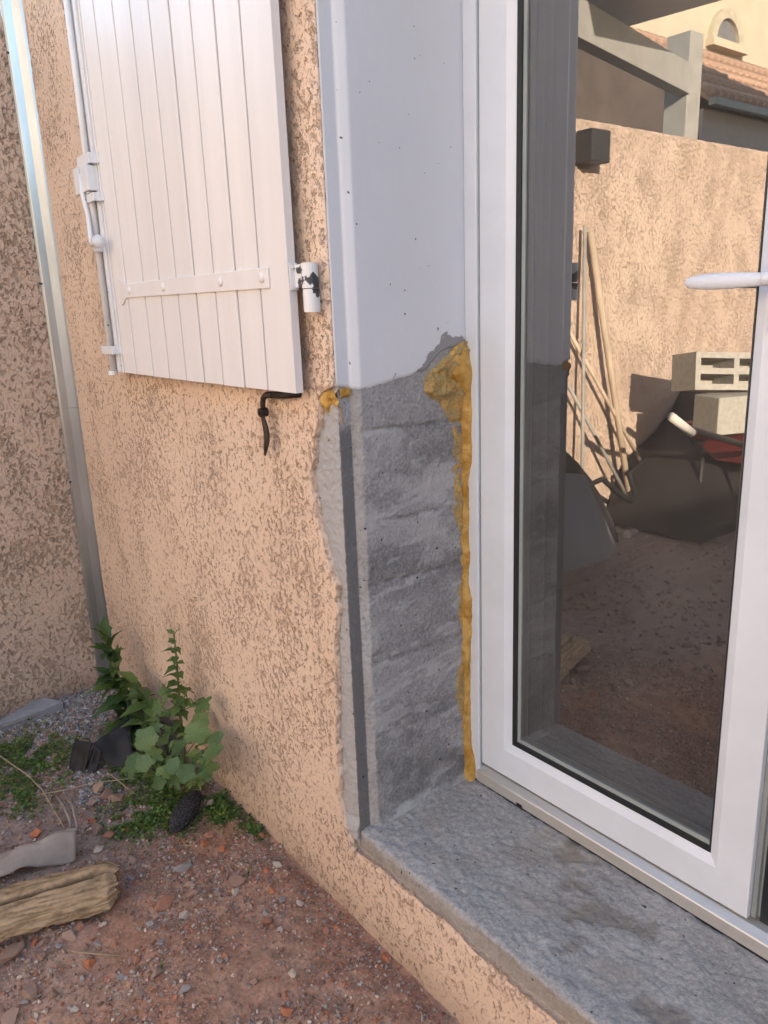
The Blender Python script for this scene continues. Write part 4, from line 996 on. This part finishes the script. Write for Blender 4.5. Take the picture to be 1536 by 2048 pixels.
# creeping ground cover: one mass
def cover():
    Vs, Fs, Cs = [], [], []
    spots = [(-1.16, -0.42, 0.16, 0.10, 1900), (-1.00, -0.52, 0.10, 0.05, 500), (-0.66, -0.24, 0.10, 0.09, 1300), (-0.585, -0.10, 0.08, 0.035, 1100), (-0.78, -0.16, 0.11, 0.06, 1000), (-0.70, -0.33, 0.05, 0.05, 500), (-0.90, -0.25, 0.07, 0.05, 500), (-0.45, -0.07, 0.04, 0.015, 200), (-1.30, -0.52, 0.10, 0.08, 500), (-0.95, -0.13, 0.12, 0.04, 500)]
    k = 0
    for (cx, cy, sx_, sy_, n) in spots:
        n = int(n * 1.9)
        x = cx + rng.normal(0, sx_ * 0.62, n); y = np.minimum(cy + rng.normal(0, sy_ * 0.62, n), -0.052)
        x = np.maximum(x, -1.50)
        clump = fbm(x * 26, y * 26, 0, 2, 121)
        keep = clump > 0.36; x, y, clump = x[keep], y[keep], clump[keep]; n = len(x)
        h = ground_h(x, y) + rng.random(n) * 0.026 * np.clip(clump * 1.6 - 0.3, 0.2, 1)
        s = rng.uniform(0.0045, 0.0115, n); an = rng.uniform(0, 6.283, n); tl = rng.uniform(-0.2, 0.9, n)
        d = np.stack([np.cos(an) * np.cos(tl), np.sin(an) * np.cos(tl), np.sin(tl)], -1); w = np.stack([-np.sin(an), np.cos(an), rng.uniform(-0.4, 0.4, n)], -1)
        B_ = np.stack([x, y, h], -1)
        q = [B_, B_ + d * s[:, None] * 0.5 + w * s[:, None] * 0.42, B_ + d * s[:, None] * 1.05 - [0, 0, 0.001], B_ + d * s[:, None] * 0.5 - w * s[:, None] * 0.42]
        Vs.append(np.stack(q, 1).reshape(-1, 3)); Fs.append(np.arange(n * 4).reshape(n, 4) + k); k += n * 4
        col = np.array((0.070, 0.125, 0.028)) * rng.uniform(0.55, 1.5, n)[:, None] * (1 + (rng.random(n) > 0.85)[:, None] * np.array((1.0, 0.4, 0.2)))
        Cs.append(np.repeat(col, 4, 0))
    me = np_mesh('ground_cover', np.concatenate(Vs), np.concatenate(Fs)); cattr(me, 'col', np.concatenate(Cs)); return me
MAT['cover'] = colmat('creeping_weed', 0.6, 0.0, 80.0)
ob('ground_cover', cover(), MAT['cover'], label='tiny leaved creeping weed spreading over the soil', cat='ground cover', kind='stuff')
# seedlings
for px, py, hgt_, lab in ((326, 1945, 0.028, 'tiny yellow green grass seedling alone on the bare soil'), (497, 1748, 0.024, 'single dark green blade sprouting near the stucco foot')):
    p = pZ(px, py, -0.22); p[2] = gz(p[0], p[1]); sd_ = empty('seedling', p, lab, 'seedling')
    for j in range(4):
        place_leaf(sd_, LM[j % 3], p, (r.uniform(-1, 1), r.uniform(-1, 1), 2.2 - j * 0.7), hgt_ * r.uniform(0.6, 1.1), width=0.5)
# dry stalks
def stalk(pts, rr, lab, mat='straw', name='dry_stalk'):
    P3 = []
    for px, py, z in pts:
        q = pZ(px, py, z); q[2] = max(z, gz(q[0], q[1]) + rr * 0.6); P3.append(q)
    o = ob(name, MB().tube(P3, [rr * (1 - 0.5 * i / len(P3)) for i in range(len(P3))], 6).mesh(name, True), MAT[mat], label=lab, cat='stalk')
    return o
stalk([(-30, 1490, -0.20), (0, 1512, -0.20), (55, 1550, -0.195), (85, 1580, -0.195), (105, 1615, -0.205), (128, 1655, -0.205)], 0.0026, 'long dry stalk curving from the left edge to the grey cloth')
stalk([(75, 1590, -0.205), (130, 1580, -0.20), (185, 1566, -0.195), (270, 1556, -0.19)], 0.0020, 'thin straight dry stalk lying towards the mallow leaves')
stalk([(215, 1545, -0.19), (235, 1560, -0.195), (272, 1590, -0.205)], 0.0018, 'short dry stalk slanting down below the mallow plant')
stalk([(143, 1903, -0.215), (195, 1908, -0.212), (248, 1912, -0.215)], 0.0018, 'pale straw lying alone below the weathered log')
stalk([(-10, 1458, -0.20), (35, 1443, -0.195), (75, 1430, -0.19)], 0.0020, 'pale straw beside the grey slab at the garden wall foot')

# ---- weathered split log
def wood_mat():
    mt, nt, b = newmat('weathered_wood')
    at = N(nt, 'ShaderNodeAttribute', attribute_name='grain').outputs['Fac']
    v = coords(nt); f = noise(nt, v, 90.0, 3.0)
    t_ = math_(nt, 'ADD', at, math_(nt, 'MULTIPLY_ADD', f, 0.4, -0.2))
    c = mixc(nt, ramp(nt, t_, 0.15, 0.85), (0.115, 0.072, 0.040), (0.43, 0.310, 0.185))
    nt.links.new(c, b.inputs['Base Color']); b.inputs['Roughness'].default_value = 0.88; bump(nt, b, t_, 0.5, 0.003)
    return mt
MAT['wood'] = wood_mat()
e1 = pZ(236, 1762, -0.180); e0 = pZ(-110, 1860, -0.180)
ax = e1 - e0; Lg = np.linalg.norm(ax); ax /= Lg; sd3 = np.cross(ax, [0, 0, 1.0]); sd3 /= np.linalg.norm(sd3); up3 = np.cross(sd3, ax)
nl, na = 190, 110
tl_ = np.linspace(0, 1, nl); th_ = np.linspace(0, 2 * math.pi, na)
T, TH = np.meshgrid(tl_, th_, indexing='ij')
cx_, cz_ = np.cos(TH), np.sin(TH)
fib = fbm(cx_ * 16, cz_ * 16, T * 14, 3, 139)
rad_ = 1.0 + 0.14 * (fib - 0.5) + 0.42 * (fbm(cx_ * 2.2 + 3, cz_ * 2.2, T * 3.0, 3, 131) - 0.5) + 0.30 * (fbm(cx_ * 7 + 3, cz_ * 7, T * 5.0, 3, 132) - 0.5) + 0.16 * (fbm(cx_ * 26, cz_ * 26, T * 9, 2, 133) - 0.5)
crk = 1.55 + 0.25 * (fbm(T * 4, 2, 0, 3, 134) - 0.5) + 0.20 * T
gap = np.exp(-((TH - crk) / 0.085) ** 2) * (0.55 + 0.4 * fbm(T * 8, 1, 0, 2, 135)) * sstep(1.02, 0.80, T + 0.0)
rad_ = rad_ * (1 - gap)
taper = 1 - 0.10 * T - 0.34 * sstep(0.93, 1.0, T)
sqr = 1.0 / np.maximum(np.abs(cx_) ** 3 + np.abs(cz_) ** 3, 1e-6) ** (1 / 3.0)
endj = 0.075 * (fbm(cx_ * 5, cz_ * 5, 0, 2, 136) - 0.5) * sstep(0.9, 1, T)
PP = e0[None, None] + ax * ((T + endj) * Lg)[..., None] + sd3 * (cx_ * rad_ * taper * sqr * 0.066)[..., None] + up3 * (cz_ * rad_ * taper * sqr * 0.030)[..., None]
Fg = grid_faces(nl, na)
V = PP.reshape(-1, 3); cen = PP[-1].mean(0); V = np.concatenate([V, [cen]]); ci = len(V) - 1
lastr = (nl - 1) * na + np.arange(na - 1)
Fq = np.concatenate([Fg, np.stack([lastr, lastr + 1, np.full(na - 1, ci), np.full(na - 1, ci)], 1)[:, :4]])
me = bpy.data.meshes.new('split_log'); me.from_pydata(V.tolist(), [], [tuple(f) if f[2] != f[3] else tuple(f[:3]) for f in Fq.tolist()]); me.polygons.foreach_set('use_smooth', [True] * len(me.polygons)); me.update()
gr = fib * 0.75 + 0.35 * fbm(cx_ * 11, cz_ * 11, T * 4.5, 4, 137) + 0.35 * fbm(cx_ * 40, cz_ * 40, T * 5, 2, 138) - 0.15 - gap * 1.2
fattr(me, 'grain', np.concatenate([gr.ravel(), [0.3]]))
ob('split_log', me, MAT['wood'], label='weathered split log with a long crack at the lower left', cat='log')

# ---- grey cloth scrap with its ties
MAT['cloth'] = simple('grey_cloth', (0.27, 0.235, 0.21), 0.9, var=0.18, vs=12, bmp=0.3, bs=400)
cl = empty('cloth_scrap', pZ(70, 1710, -0.2), 'muddy grey cloth scrap with twisted ties behind the log', 'cloth')
uu, vv = np.meshgrid(np.linspace(0, 1, 46), np.linspace(0, 1, 26), indexing='ij')
c00, c10, c11, c01 = pZ(-140, 1745, -0.195), pZ(158, 1662, -0.170), pZ(150, 1712, -0.205), pZ(-140, 1800, -0.190)
Pc = (1 - uu)[..., None] * ((1 - vv)[..., None] * c00 + vv[..., None] * c01) + uu[..., None] * ((1 - vv)[..., None] * c10 + vv[..., None] * c11)
Pc[..., 2] += 0.030 * (fbm(uu * 4, vv * 2.2, 0, 3, 141) - 0.5) + 0.020 * np.sin(vv * 3.1) * (0.5 + uu) + 0.012 * np.sin(uu * 9 + vv * 3)
Pc[..., 2] = np.maximum(Pc[..., 2], ground_h(Pc[..., 0], Pc[..., 1]) + 0.002)
o = part('sheet', np_mesh('sheet', Pc, grid_faces(46, 26)), MAT['cloth'], cl); sm = o.modifiers.new('thick', 'SOLIDIFY'); sm.thickness = 0.0022
for pts in ([(112, 1592, -0.19), (126, 1610, -0.175), (140, 1640, -0.17), (142, 1658, -0.175), (120, 1668, -0.18)], [(128, 1590, -0.19), (145, 1610, -0.17), (152, 1640, -0.165), (156, 1664, -0.17)]):
    part('tie', MB().tube([pZ(*q) for q in pts], [0.0035, 0.0055, 0.0065, 0.0065, 0.006][:len(pts)], 7, squash=0.6).mesh('tie', True), MAT['cloth'], cl)

# ---- broken black plastic
MAT['black'] = simple('black_plastic', (0.010, 0.010, 0.011), 0.72, var=0.4, vs=20, bmp=0.3, bs=30, col2=(0.020, 0.019, 0.021))
bp = empty('black_plastic_scrap', pZ(220, 1500, -0.21), 'bent broken black plastic scrap lying under the corner weeds', 'scrap')
def plate(quads):
    for q in quads:
        mb = MB(); P4 = [pZ(*c) for c in q]; nv = np.cross(np.array(P4[1]) - P4[0], np.array(P4[2]) - P4[0]); nv = nv / np.linalg.norm(nv) * 0.004
        u_, w_ = np.meshgrid(np.linspace(0, 1, 9), np.linspace(0, 1, 9), indexing='ij')
        G = (1 - u_)[..., None] * ((1 - w_)[..., None] * P4[0] + w_[..., None] * P4[3]) + u_[..., None] * ((1 - w_)[..., None] * P4[1] + w_[..., None] * P4[2])
        bend = 0.022 * (fbm(u_ * 2.2, w_ * 2.2, q[0][0] * 0.01, 2, 151) - 0.5)
        G = G + (nv / 0.004) * bend[..., None]
        o = part('fragment', np_mesh('fragment', G, grid_faces(9, 9)), MAT['black'], bp); s_ = o.modifiers.new('thick', 'SOLIDIFY'); s_.thickness = 0.004
plate([[(150, 1478, -0.135), (188, 1486, -0.125), (166, 1558, -0.225), (134, 1550, -0.225)],
       [(186, 1486, -0.126), (258, 1438, -0.105), (268, 1522, -0.190), (238, 1560, -0.235)],
       [(236, 1424, -0.150), (264, 1410, -0.095), (268, 1490, -0.170), (232, 1462, -0.195)],
       [(262, 1410, -0.096), (334, 1446, -0.120), (338, 1520, -0.220), (264, 1500, -0.190)],
       [(190, 1488, -0.130), (205, 1500, -0.150), (190, 1560, -0.230), (168, 1558, -0.228)]])
# ---- asphalt lump
def asphalt():
    mt, nt, b = newmat('asphalt_lump'); v = coords(nt)
    vo = N(nt, 'ShaderNodeTexVoronoi'); vo.inputs['Scale'].default_value = 260.0; nt.links.new(v, vo.inputs['Vector'])
    f = ramp(nt, vo.outputs['Distance'], 0.15, 0.6, 1.0, 0.0)
    nt.links.new(mixc(nt, f, (0.018, 0.018, 0.022), (0.12, 0.12, 0.14)), b.inputs['Base Color']); b.inputs['Roughness'].default_value = 0.7
    bump(nt, b, f, 0.9, 0.004); return mt
MAT['asphalt'] = asphalt()
a0, a1 = pZ(392, 1592, -0.195), pZ(350, 1655, -0.195); ca = (a0 + a1) / 2; da = a1 - a0; la = np.linalg.norm(da); da /= la; wa = np.cross(da, [0, 0, 1.0])
bm = bmesh.new(); bmesh.ops.create_icosphere(bm, subdivisions=5, radius=1.0)
Vb = np.array([v.co[:] for v in bm.verts]); Fb = [[v.index for v in f.verts] for f in bm.faces]; bm.free()
rr_ = 1 + 0.28 * (fbm(Vb[:, 0] * 1.8, Vb[:, 1] * 1.8, Vb[:, 2] * 1.8, 2, 161) - 0.5) + 0.16 * (fbm(Vb[:, 0] * 14, Vb[:, 1] * 14, Vb[:, 2] * 14, 2, 162) - 0.5)
Vb = Vb * rr_[:, None]
Pv = ca + da * (Vb[:, 0:1] * la * 0.60) + wa * (Vb[:, 1:2] * 0.030) + np.array([0, 0, 1.0]) * (Vb[:, 2:3] * 0.026)
ob('asphalt_lump', np_mesh('asphalt_lump', Pv, Fb), MAT['asphalt'], label='dark oblong grainy lump of asphalt among the weeds by the wall', cat='asphalt')
# ---- slab shard at the garden wall foot
MAT['shard'] = simple('grey_slab', (0.21, 0.215, 0.235), 0.9, var=0.15, vs=20, bmp=0.4, bs=100)
ps = [pZ(-40, 1462, -0.19), pZ(20, 1428, -0.175), pZ(62, 1402, -0.165), pZ(88, 1394, -0.160), pZ(126, 1402, -0.170), pZ(90, 1418, -0.180), pZ(30, 1440, -0.190)]
o = ob('slab_shard', MB().prism(ps, (0, 0, -0.035)).mesh('slab_shard'), MAT['shard'], label='flat grey slab shard leaning at the garden wall foot', cat='slab'); bevel(o, 0.003)

# ================================================================== THE YARD SEEN IN THE GLASS, PLUS UNSEEN LIGHT HELPERS
# unseen wall added on the right to keep the low sun off the ground
rw = MB(); rw.box((7.4, -6.1, -0.6), (7.6, 3.5, 2.76))
ob('sun_block_wall', rw.mesh('sun_block_wall'), MAT['garden_stucco'], label='unseen stucco wall added on the far right to shade the yard ground', cat='wall')
MAT['post'] = simple('grey_timber', (0.30, 0.29, 0.27), 0.7, var=0.1, vs=6)
MAT['soffit'] = simple('pale_soffit', (0.62, 0.58, 0.54), 0.8, var=0.06, vs=3)
MAT['shadewall'] = simple('carport_shade', (0.085, 0.065, 0.055), 0.85, var=0.2, vs=4)
MAT['pole'] = simple('bare_pole', (0.50, 0.39, 0.28), 0.75, var=0.2, vs=12, stretch=(1, 1, 0.2))
MAT['pole_grey'] = simple('grey_pole', (0.30, 0.28, 0.25), 0.6, var=0.15, vs=12)
MAT['dull_black'] = simple('black_mass', (0.014, 0.012, 0.012), 0.6, var=0.3, vs=6, bmp=0.3, bs=14)
MAT['block'] = simple('cement_block', (0.40, 0.37, 0.32), 0.95, var=0.15, vs=40, bmp=0.6, bs=180)
MAT['red'] = simple('red_paint', (0.22, 0.032, 0.030), 0.45, var=0.15, vs=10)
MAT['grip'] = simple('pale_grip', (0.62, 0.58, 0.52), 0.6, var=0.1)
for pts, rr, mt_, lab in (([mX(1170, 452, -1.49), mX(1164, 980, -1.42), mZ(1163, 1062, -0.22)], 0.010, 'pole_grey', 'upright grey pole against the garden wall, reflected in the glass'),
                          ([mX(1181, 462, -1.50), mX(1215, 700, -1.46), mX(1260, 1000, -1.42)], 0.018, 'pole', 'thick pale pole leaning on the garden wall, reflected in the glass'),
                          ([mX(1120, 630, -1.50), mX(1290, 938, -1.42)], 0.011, 'pole', 'slanting wooden pole crossing the thick pole in the reflection'),
                          ([mX(1115, 730, -1.48), mX(1258, 1000, -1.40)], 0.010, 'pole_grey', 'lower slanting grey pole in the reflection')):
    ob('leaning_pole', MB().tube(pts, rr, 10).mesh('leaning_pole', True), MAT[mt_], label=lab, cat='pole', group='poles leaning on the garden wall')
o = ob('wall_box', MB().box(tuple(np.minimum(mX(1150, 328, -1.533), mX(1190, 268, -1.533))), tuple(np.maximum(mX(1150, 328, -1.533), mX(1190, 268, -1.533)) + np.array([0.10, 0, 0]))).mesh('wall_box'), MAT['gasket'], label='small dark box fixed high on the garden wall, reflected in the glass', cat='box'); bevel(o, 0.008)
# dark heap beside the wheelbarrow
yy_ = np.linspace(-4.4, -2.30, 70); cc_ = np.linspace(0, 1, 26)
Yt, Ct = np.meshgrid(yy_, cc_, indexing='ij')
ht = np.interp(yy_, [-4.4, -4.0, -3.4, -3.08, -2.98, -2.83, -2.62, -2.46, -2.40, -2.30], [0.30, 0.42, 0.48, 0.52, 0.40, 0.28, 0.20, 0.10, 0.0, -0.20])
arch = np.sin(np.clip(Ct * 1.25, 0, 1) * math.pi * 0.5)
Xt = -1.52 + 0.62 * Ct; Zt = -0.22 + (ht[:, None] + 0.22) * np.cos(Ct * math.pi / 2) ** 0.55 + 0.03 * (fbm(Yt * 6, Ct * 5, 0, 3, 171) - 0.5)
Zt = np.maximum(Zt, -0.235)
ob('black_mass', np_mesh('black_mass', np.stack([Xt, Yt, Zt], -1), grid_faces(70, 26)), MAT['dull_black'], label='dark heap rising against the garden wall, reflected in the glass', cat='mound')
# wheelbarrow with two hollow blocks
WX = -0.90
wbw = empty('wheelbarrow', (WX, -2.62, GROUND), 'red wheelbarrow loaded with cement blocks, reflected in the glass', 'wheelbarrow')
t0, t1 = mX(1392, 872, WX), mX(1560, 872, WX); zt_ = float(t0[2]); yA, yB = float(t0[1]) - 0.34, float(t1[1]) - 0.34
tray = MB(); tray.hexa([(WX - 0.16, yA - 0.16, zt_ - 0.22), (WX + 0.16, yA - 0.16, zt_ - 0.22), (WX + 0.16, yB + 0.16, zt_ - 0.22), (WX - 0.16, yB + 0.16, zt_ - 0.22), (WX - 0.28, yA, zt_), (WX + 0.22, yA, zt_), (WX + 0.22, yB, zt_), (WX - 0.28, yB, zt_)])
part('tray', tray.mesh('tray'), MAT['red'], wbw)
for sx_ in (-0.2, 0.17):
    hs, he = np.array([WX + sx_, yB - 0.1, zt_ - 0.25]), mX(1345, 838, WX + sx_)
    part('handle', MB().tube([hs, (WX + sx_, yA, zt_ - 0.10), np.array(he) + (0, -0.10, -0.05), he], 0.016, 8).mesh('handle', True), MAT['dull_black'], wbw)
    part('grip', MB().tube([np.array(he) + (0, -0.17, -0.085), np.array(he) + (0, 0.012, 0.012)], 0.021, 8).mesh('grip', True), MAT['grip'], wbw)
    part('leg', MB().tube([(WX + sx_, yA - 0.10, zt_ - 0.15), (WX + sx_, yA - 0.08, GROUND)], 0.014, 8).mesh('leg', True), MAT['dull_black'], wbw)
part('wheel', MB().tube([(WX - 0.05, yB - 0.15, GROUND + 0.19), (WX + 0.05, yB - 0.15, GROUND + 0.19)], 0.19, 20).mesh('wheel'), MAT['gasket'], wbw)
def block_mesh(name, L_, W_, H_):
    mb = MB(); w = 0.030                        # shell with 2 x 2 open cells facing +X
    mb.box((-W_, 0, 0), (-W_ + w, L_, H_))
    for z in (0, H_ / 2 - w / 2, H_ - w): mb.box((-W_ + w, 0, z), (0, L_, z + w))
    for y in (0, L_ / 2 - w / 2, L_ - w):
        for z0_, z1_ in ((w, H_ / 2 - w / 2), (H_ / 2 + w / 2, H_ - w)): mb.box((-W_ + w, y, z0_), (-0.0005, y + w, z1_))
    return mb.mesh(name)
b1, b2 = mX(1378, 822, WX + 0.02), mX(1392, 872, WX + 0.06)
o = ob('hollow_block', block_mesh('hollow_block', 0.48, 0.20, 0.19), MAT['block'], label='upper hollow cement block with four cells showing, reflected in the glass', cat='cement block', group='blocks on the wheelbarrow')
o.location = (WX + 0.16, b1[1] - 0.58, zt_ + 0.195); o.rotation_euler = (rad(4), rad(-8), rad(24))
solid = MB(); solid.box((-0.19, -0.40, 0.0), (0.0, 0.0, 0.190))
o = ob('cement_block', solid.mesh('cement_block'), MAT['block'], label='lower plain cement block under the hollow one, reflected in the glass', cat='cement block', group='blocks on the wheelbarrow'); bevel(o, 0.006)
o.location = (WX + 0.08, b2[1] - 0.16, zt_ + 0.002); o.rotation_euler = (0, 0, rad(22))
# bent hose, leaning board and curved dark sheet by the door corner of the wall
o = ob('bent_hose', MB().tube([mX(1150, 930, -1.30), mX(1183, 968, -1.30), mX(1205, 958, -1.30), mX(1235, 985, -1.30), mX(1262, 1003, -1.30), mX(1270, 990, -1.32), mX(1258, 950, -1.35), mX(1290, 920, -1.38)], 0.016, 8).mesh('bent_hose', True), MAT['dull_black'], label='dark bent hose hanging in front of the poles, reflected in the glass', cat='hose')
q = [mX(1100, 1150, -0.80), mX(1210, 1120, -0.80), mX(1235, 1095, -0.86), mX(1170, 950, -1.0), mX(1100, 945, -1.0)]
MAT['board'] = simple('shade_dark_board', (0.13, 0.13, 0.14), 0.7, var=0.12, vs=5)  # board darkened in its colour in place of real shade
ob('leaning_board', MB().prism(q, (-0.02, 0, 0)).mesh('leaning_board'), MAT['board'], label='pale grey board leaning low, reflected in the glass beside the poles', cat='board')
q = [mX(1080, 1060, -1.12), mX(1238, 1085, -1.12), mX(1225, 1040, -1.14), mX(1195, 980, -1.18), mX(1160, 930, -1.20), mX(1130, 900, -1.20), mX(1080, 890, -1.20)]
ob('dark_panel', MB().prism(q, (-0.03, 0, 0)).mesh('dark_panel'), MAT['dull_black'], label='dark rounded panel behind the pale board in the reflection', cat='panel')
# pale stones in the sun at the wall foot
for i in range(16):
    p = mZ(random.uniform(1215, 1460), random.uniform(1040, 1068), -0.2)
    o = put_stone(float(p[0]), float(p[1]), random.uniform(0.04, 0.09), random.choice(['pale', 'grey', 'pale']))

oh = empty('bounce_house', (4.0, -9.0, GROUND), 'unseen pale house added behind the viewer to bounce warm sunlight', 'house')  # added out of view so its sunlit wall warms the facade
part('wall', MB().box((-1.2, -12.0, -0.6), (10.0, -6.2, 5.6)).mesh('opposite_wall'), MAT['cream_light'], oh)
part('roof', MB().prism([(-1.5, -5.8, 5.61), (-1.5, -12.4, 5.61), (-1.5, -9.1, 6.9)], (11.8, 0, 0)).mesh('opposite_roof'), MAT['roof_tile'], oh)

# ---- carport beyond the wall
A_, B_ = mZ(1150, 70, 2.5), mZ(1380, 188, 2.5)
cp = empty('carport', (A_[0], A_[1], GROUND), 'grey timber carport with post and beam beyond the garden wall, reflected in the glass', 'carport')
d_ = (B_ - A_) / np.linalg.norm(B_ - A_); n_ = np.array([-d_[1], d_[0], 0])
if n_[0] > 0: n_ = -n_
A2 = A_ - d_ * 1.5
bevel(part('beam', MB().prism([A2, B_, B_ + n_ * 0.10, A2 + n_ * 0.10], (0, 0, 0.20)).mesh('beam'), MAT['post'], cp), 0.004)
pw = 0.10
bevel(part('post', MB().box((B_[0] - 0.20, B_[1] - 0.16, GROUND), (B_[0] - 0.01, B_[1] + 0.02, 2.92)).mesh('post'), MAT['post'], cp), 0.005)
s0, s1, s2, s3 = mZ(1225, 62, 2.86), mZ(1445, 0, 2.86), mZ(1400, -260, 2.86), mZ(1120, -40, 2.86)
part('roof_slab', MB().prism([s0, s1, s2, s3], (0, 0, 0.10)).mesh('roof_slab'), MAT['soffit'], cp)
rbp = [mX(1120, 60, -5.15), mX(1225, 112, -5.15), mX(1392, 196, -5.15), mX(1400, 300, -5.15)]
part('rear_shade_wall', MB().prism([tuple(q_) for q_ in rbp] + [(-5.15, rbp[3][1], GROUND), (-5.15, rbp[0][1], GROUND)], (-0.08, 0, 0)).mesh('rear_shade_wall'), MAT['shadewall'], cp)  # dark brown colour stands in for the shade inside the carport
# ---- neighbour's house
HX = -8.0
nh = empty('neighbour_house', (HX, -14.0, GROUND), 'cream house with arched window and tiled lower roof, reflected in the glass', 'house')
part('wall', MB().box((HX - 0.3, -26.0, -0.5), (HX, -9.0, 9.0)).mesh('wall'), MAT['cream'], nh)
ac = mX(1447, 88, HX); at_ = mX(1450, 18, HX); rO = float(at_[2] - ac[2]); rI = rO * 0.70
def arch_ring(r0, r1, x0, x1):
    mb = MB(); n = 16
    for k in range(n):
        a0_, a1_ = math.pi * k / n, math.pi * (k + 1) / n
        P_ = [(y, z) for rr, aa in ((r0, a0_), (r1, a0_), (r1, a1_), (r0, a1_)) for y, z in [(ac[1] + rr * math.cos(aa), ac[2] + rr * math.sin(aa))]]
        mb.prism([(x0, y, z) for y, z in P_], (x1 - x0, 0, 0))
    return mb
MAT['archtrim'] = simple('arch_trim', (0.46, 0.40, 0.29), 0.9)
MAT['archdark'] = simple('arch_shade', (0.17, 0.16, 0.16), 0.7)
wnd = part('window', arch_ring(rI, rO, HX, HX + 0.10).mesh('window'), MAT['archtrim'], nh)
fan = [(HX + 0.012, ac[1] + rI * math.cos(a_), ac[2] + rI * math.sin(a_)) for a_ in np.linspace(0, math.pi, 18)]
o = ob('pane', MB().prism(fan, (0.02, 0, 0)).mesh('pane'), MAT['archdark'], wnd)  # flat grey inset stands in for the shaded arched opening
o = ob('window_sill', MB().box((HX, ac[1] - rO * 1.1, ac[2] - 0.14), (HX + 0.18, ac[1] + rO * 1.1, ac[2])).mesh('window_sill'), MAT['cream'], wnd)
EX = -6.3
ev = mX(1455, 203, EX); zE = float(ev[2]); hi_ = mX(1440, 118, HX + 0.02); zH = float(hi_[2]); ya_ = float(mX(1425, 200, EX)[1]); 
MAT['shade_taupe'] = simple('shaded_taupe_render', (0.40, 0.33, 0.29), 0.9, var=0.06)  # render colour darkened to look like a wall in shade
part('extension_wall', MB().box((HX + 0.001, -26.0, -0.5), (EX - 0.15, ya_, zE - 0.12)).mesh('extension_wall'), MAT['shade_taupe'], nh)
rf = part('lower_roof', MB().prism([(EX, ya_ + 0.1, zE), (EX, -26, zE), (HX + 0.002, -26, zH), (HX + 0.002, ya_ + 0.1, zH)], (0, 0, -0.06)).mesh('lower_roof'), MAT['roof_tile'], nh)
nrow = 24; wrow = 0.24
tm = MB(); nseg = 5
sl_ = np.array([HX - EX, 0, zH - zE]); 
for j in range(nseg):
    p0 = np.array([EX, 0, zE]) + sl_ * (j / nseg - 0.01); p1 = np.array([EX, 0, zE]) + sl_ * ((j + 1) / nseg)
    tm.tube([p0 + (0, 0, 0.035), p1 + (0, 0, 0.005)], [0.115, 0.090], 10, cap=True)
tme = tm.mesh('roof_tile_row', True); tme.materials.append(MAT['roof_tile'])
for k in range(nrow):
    o = bpy.data.objects.new('tile_row', tme); COL.objects.link(o); o.parent = rf; o.location = (0, ya_ - 0.03 - k * wrow, 0)
part('gutter', MB().box((EX, -26, zE - 0.12), (EX + 0.12, ya_ + 0.12, zE - 0.01)).mesh('gutter'), MAT['post'], nh)
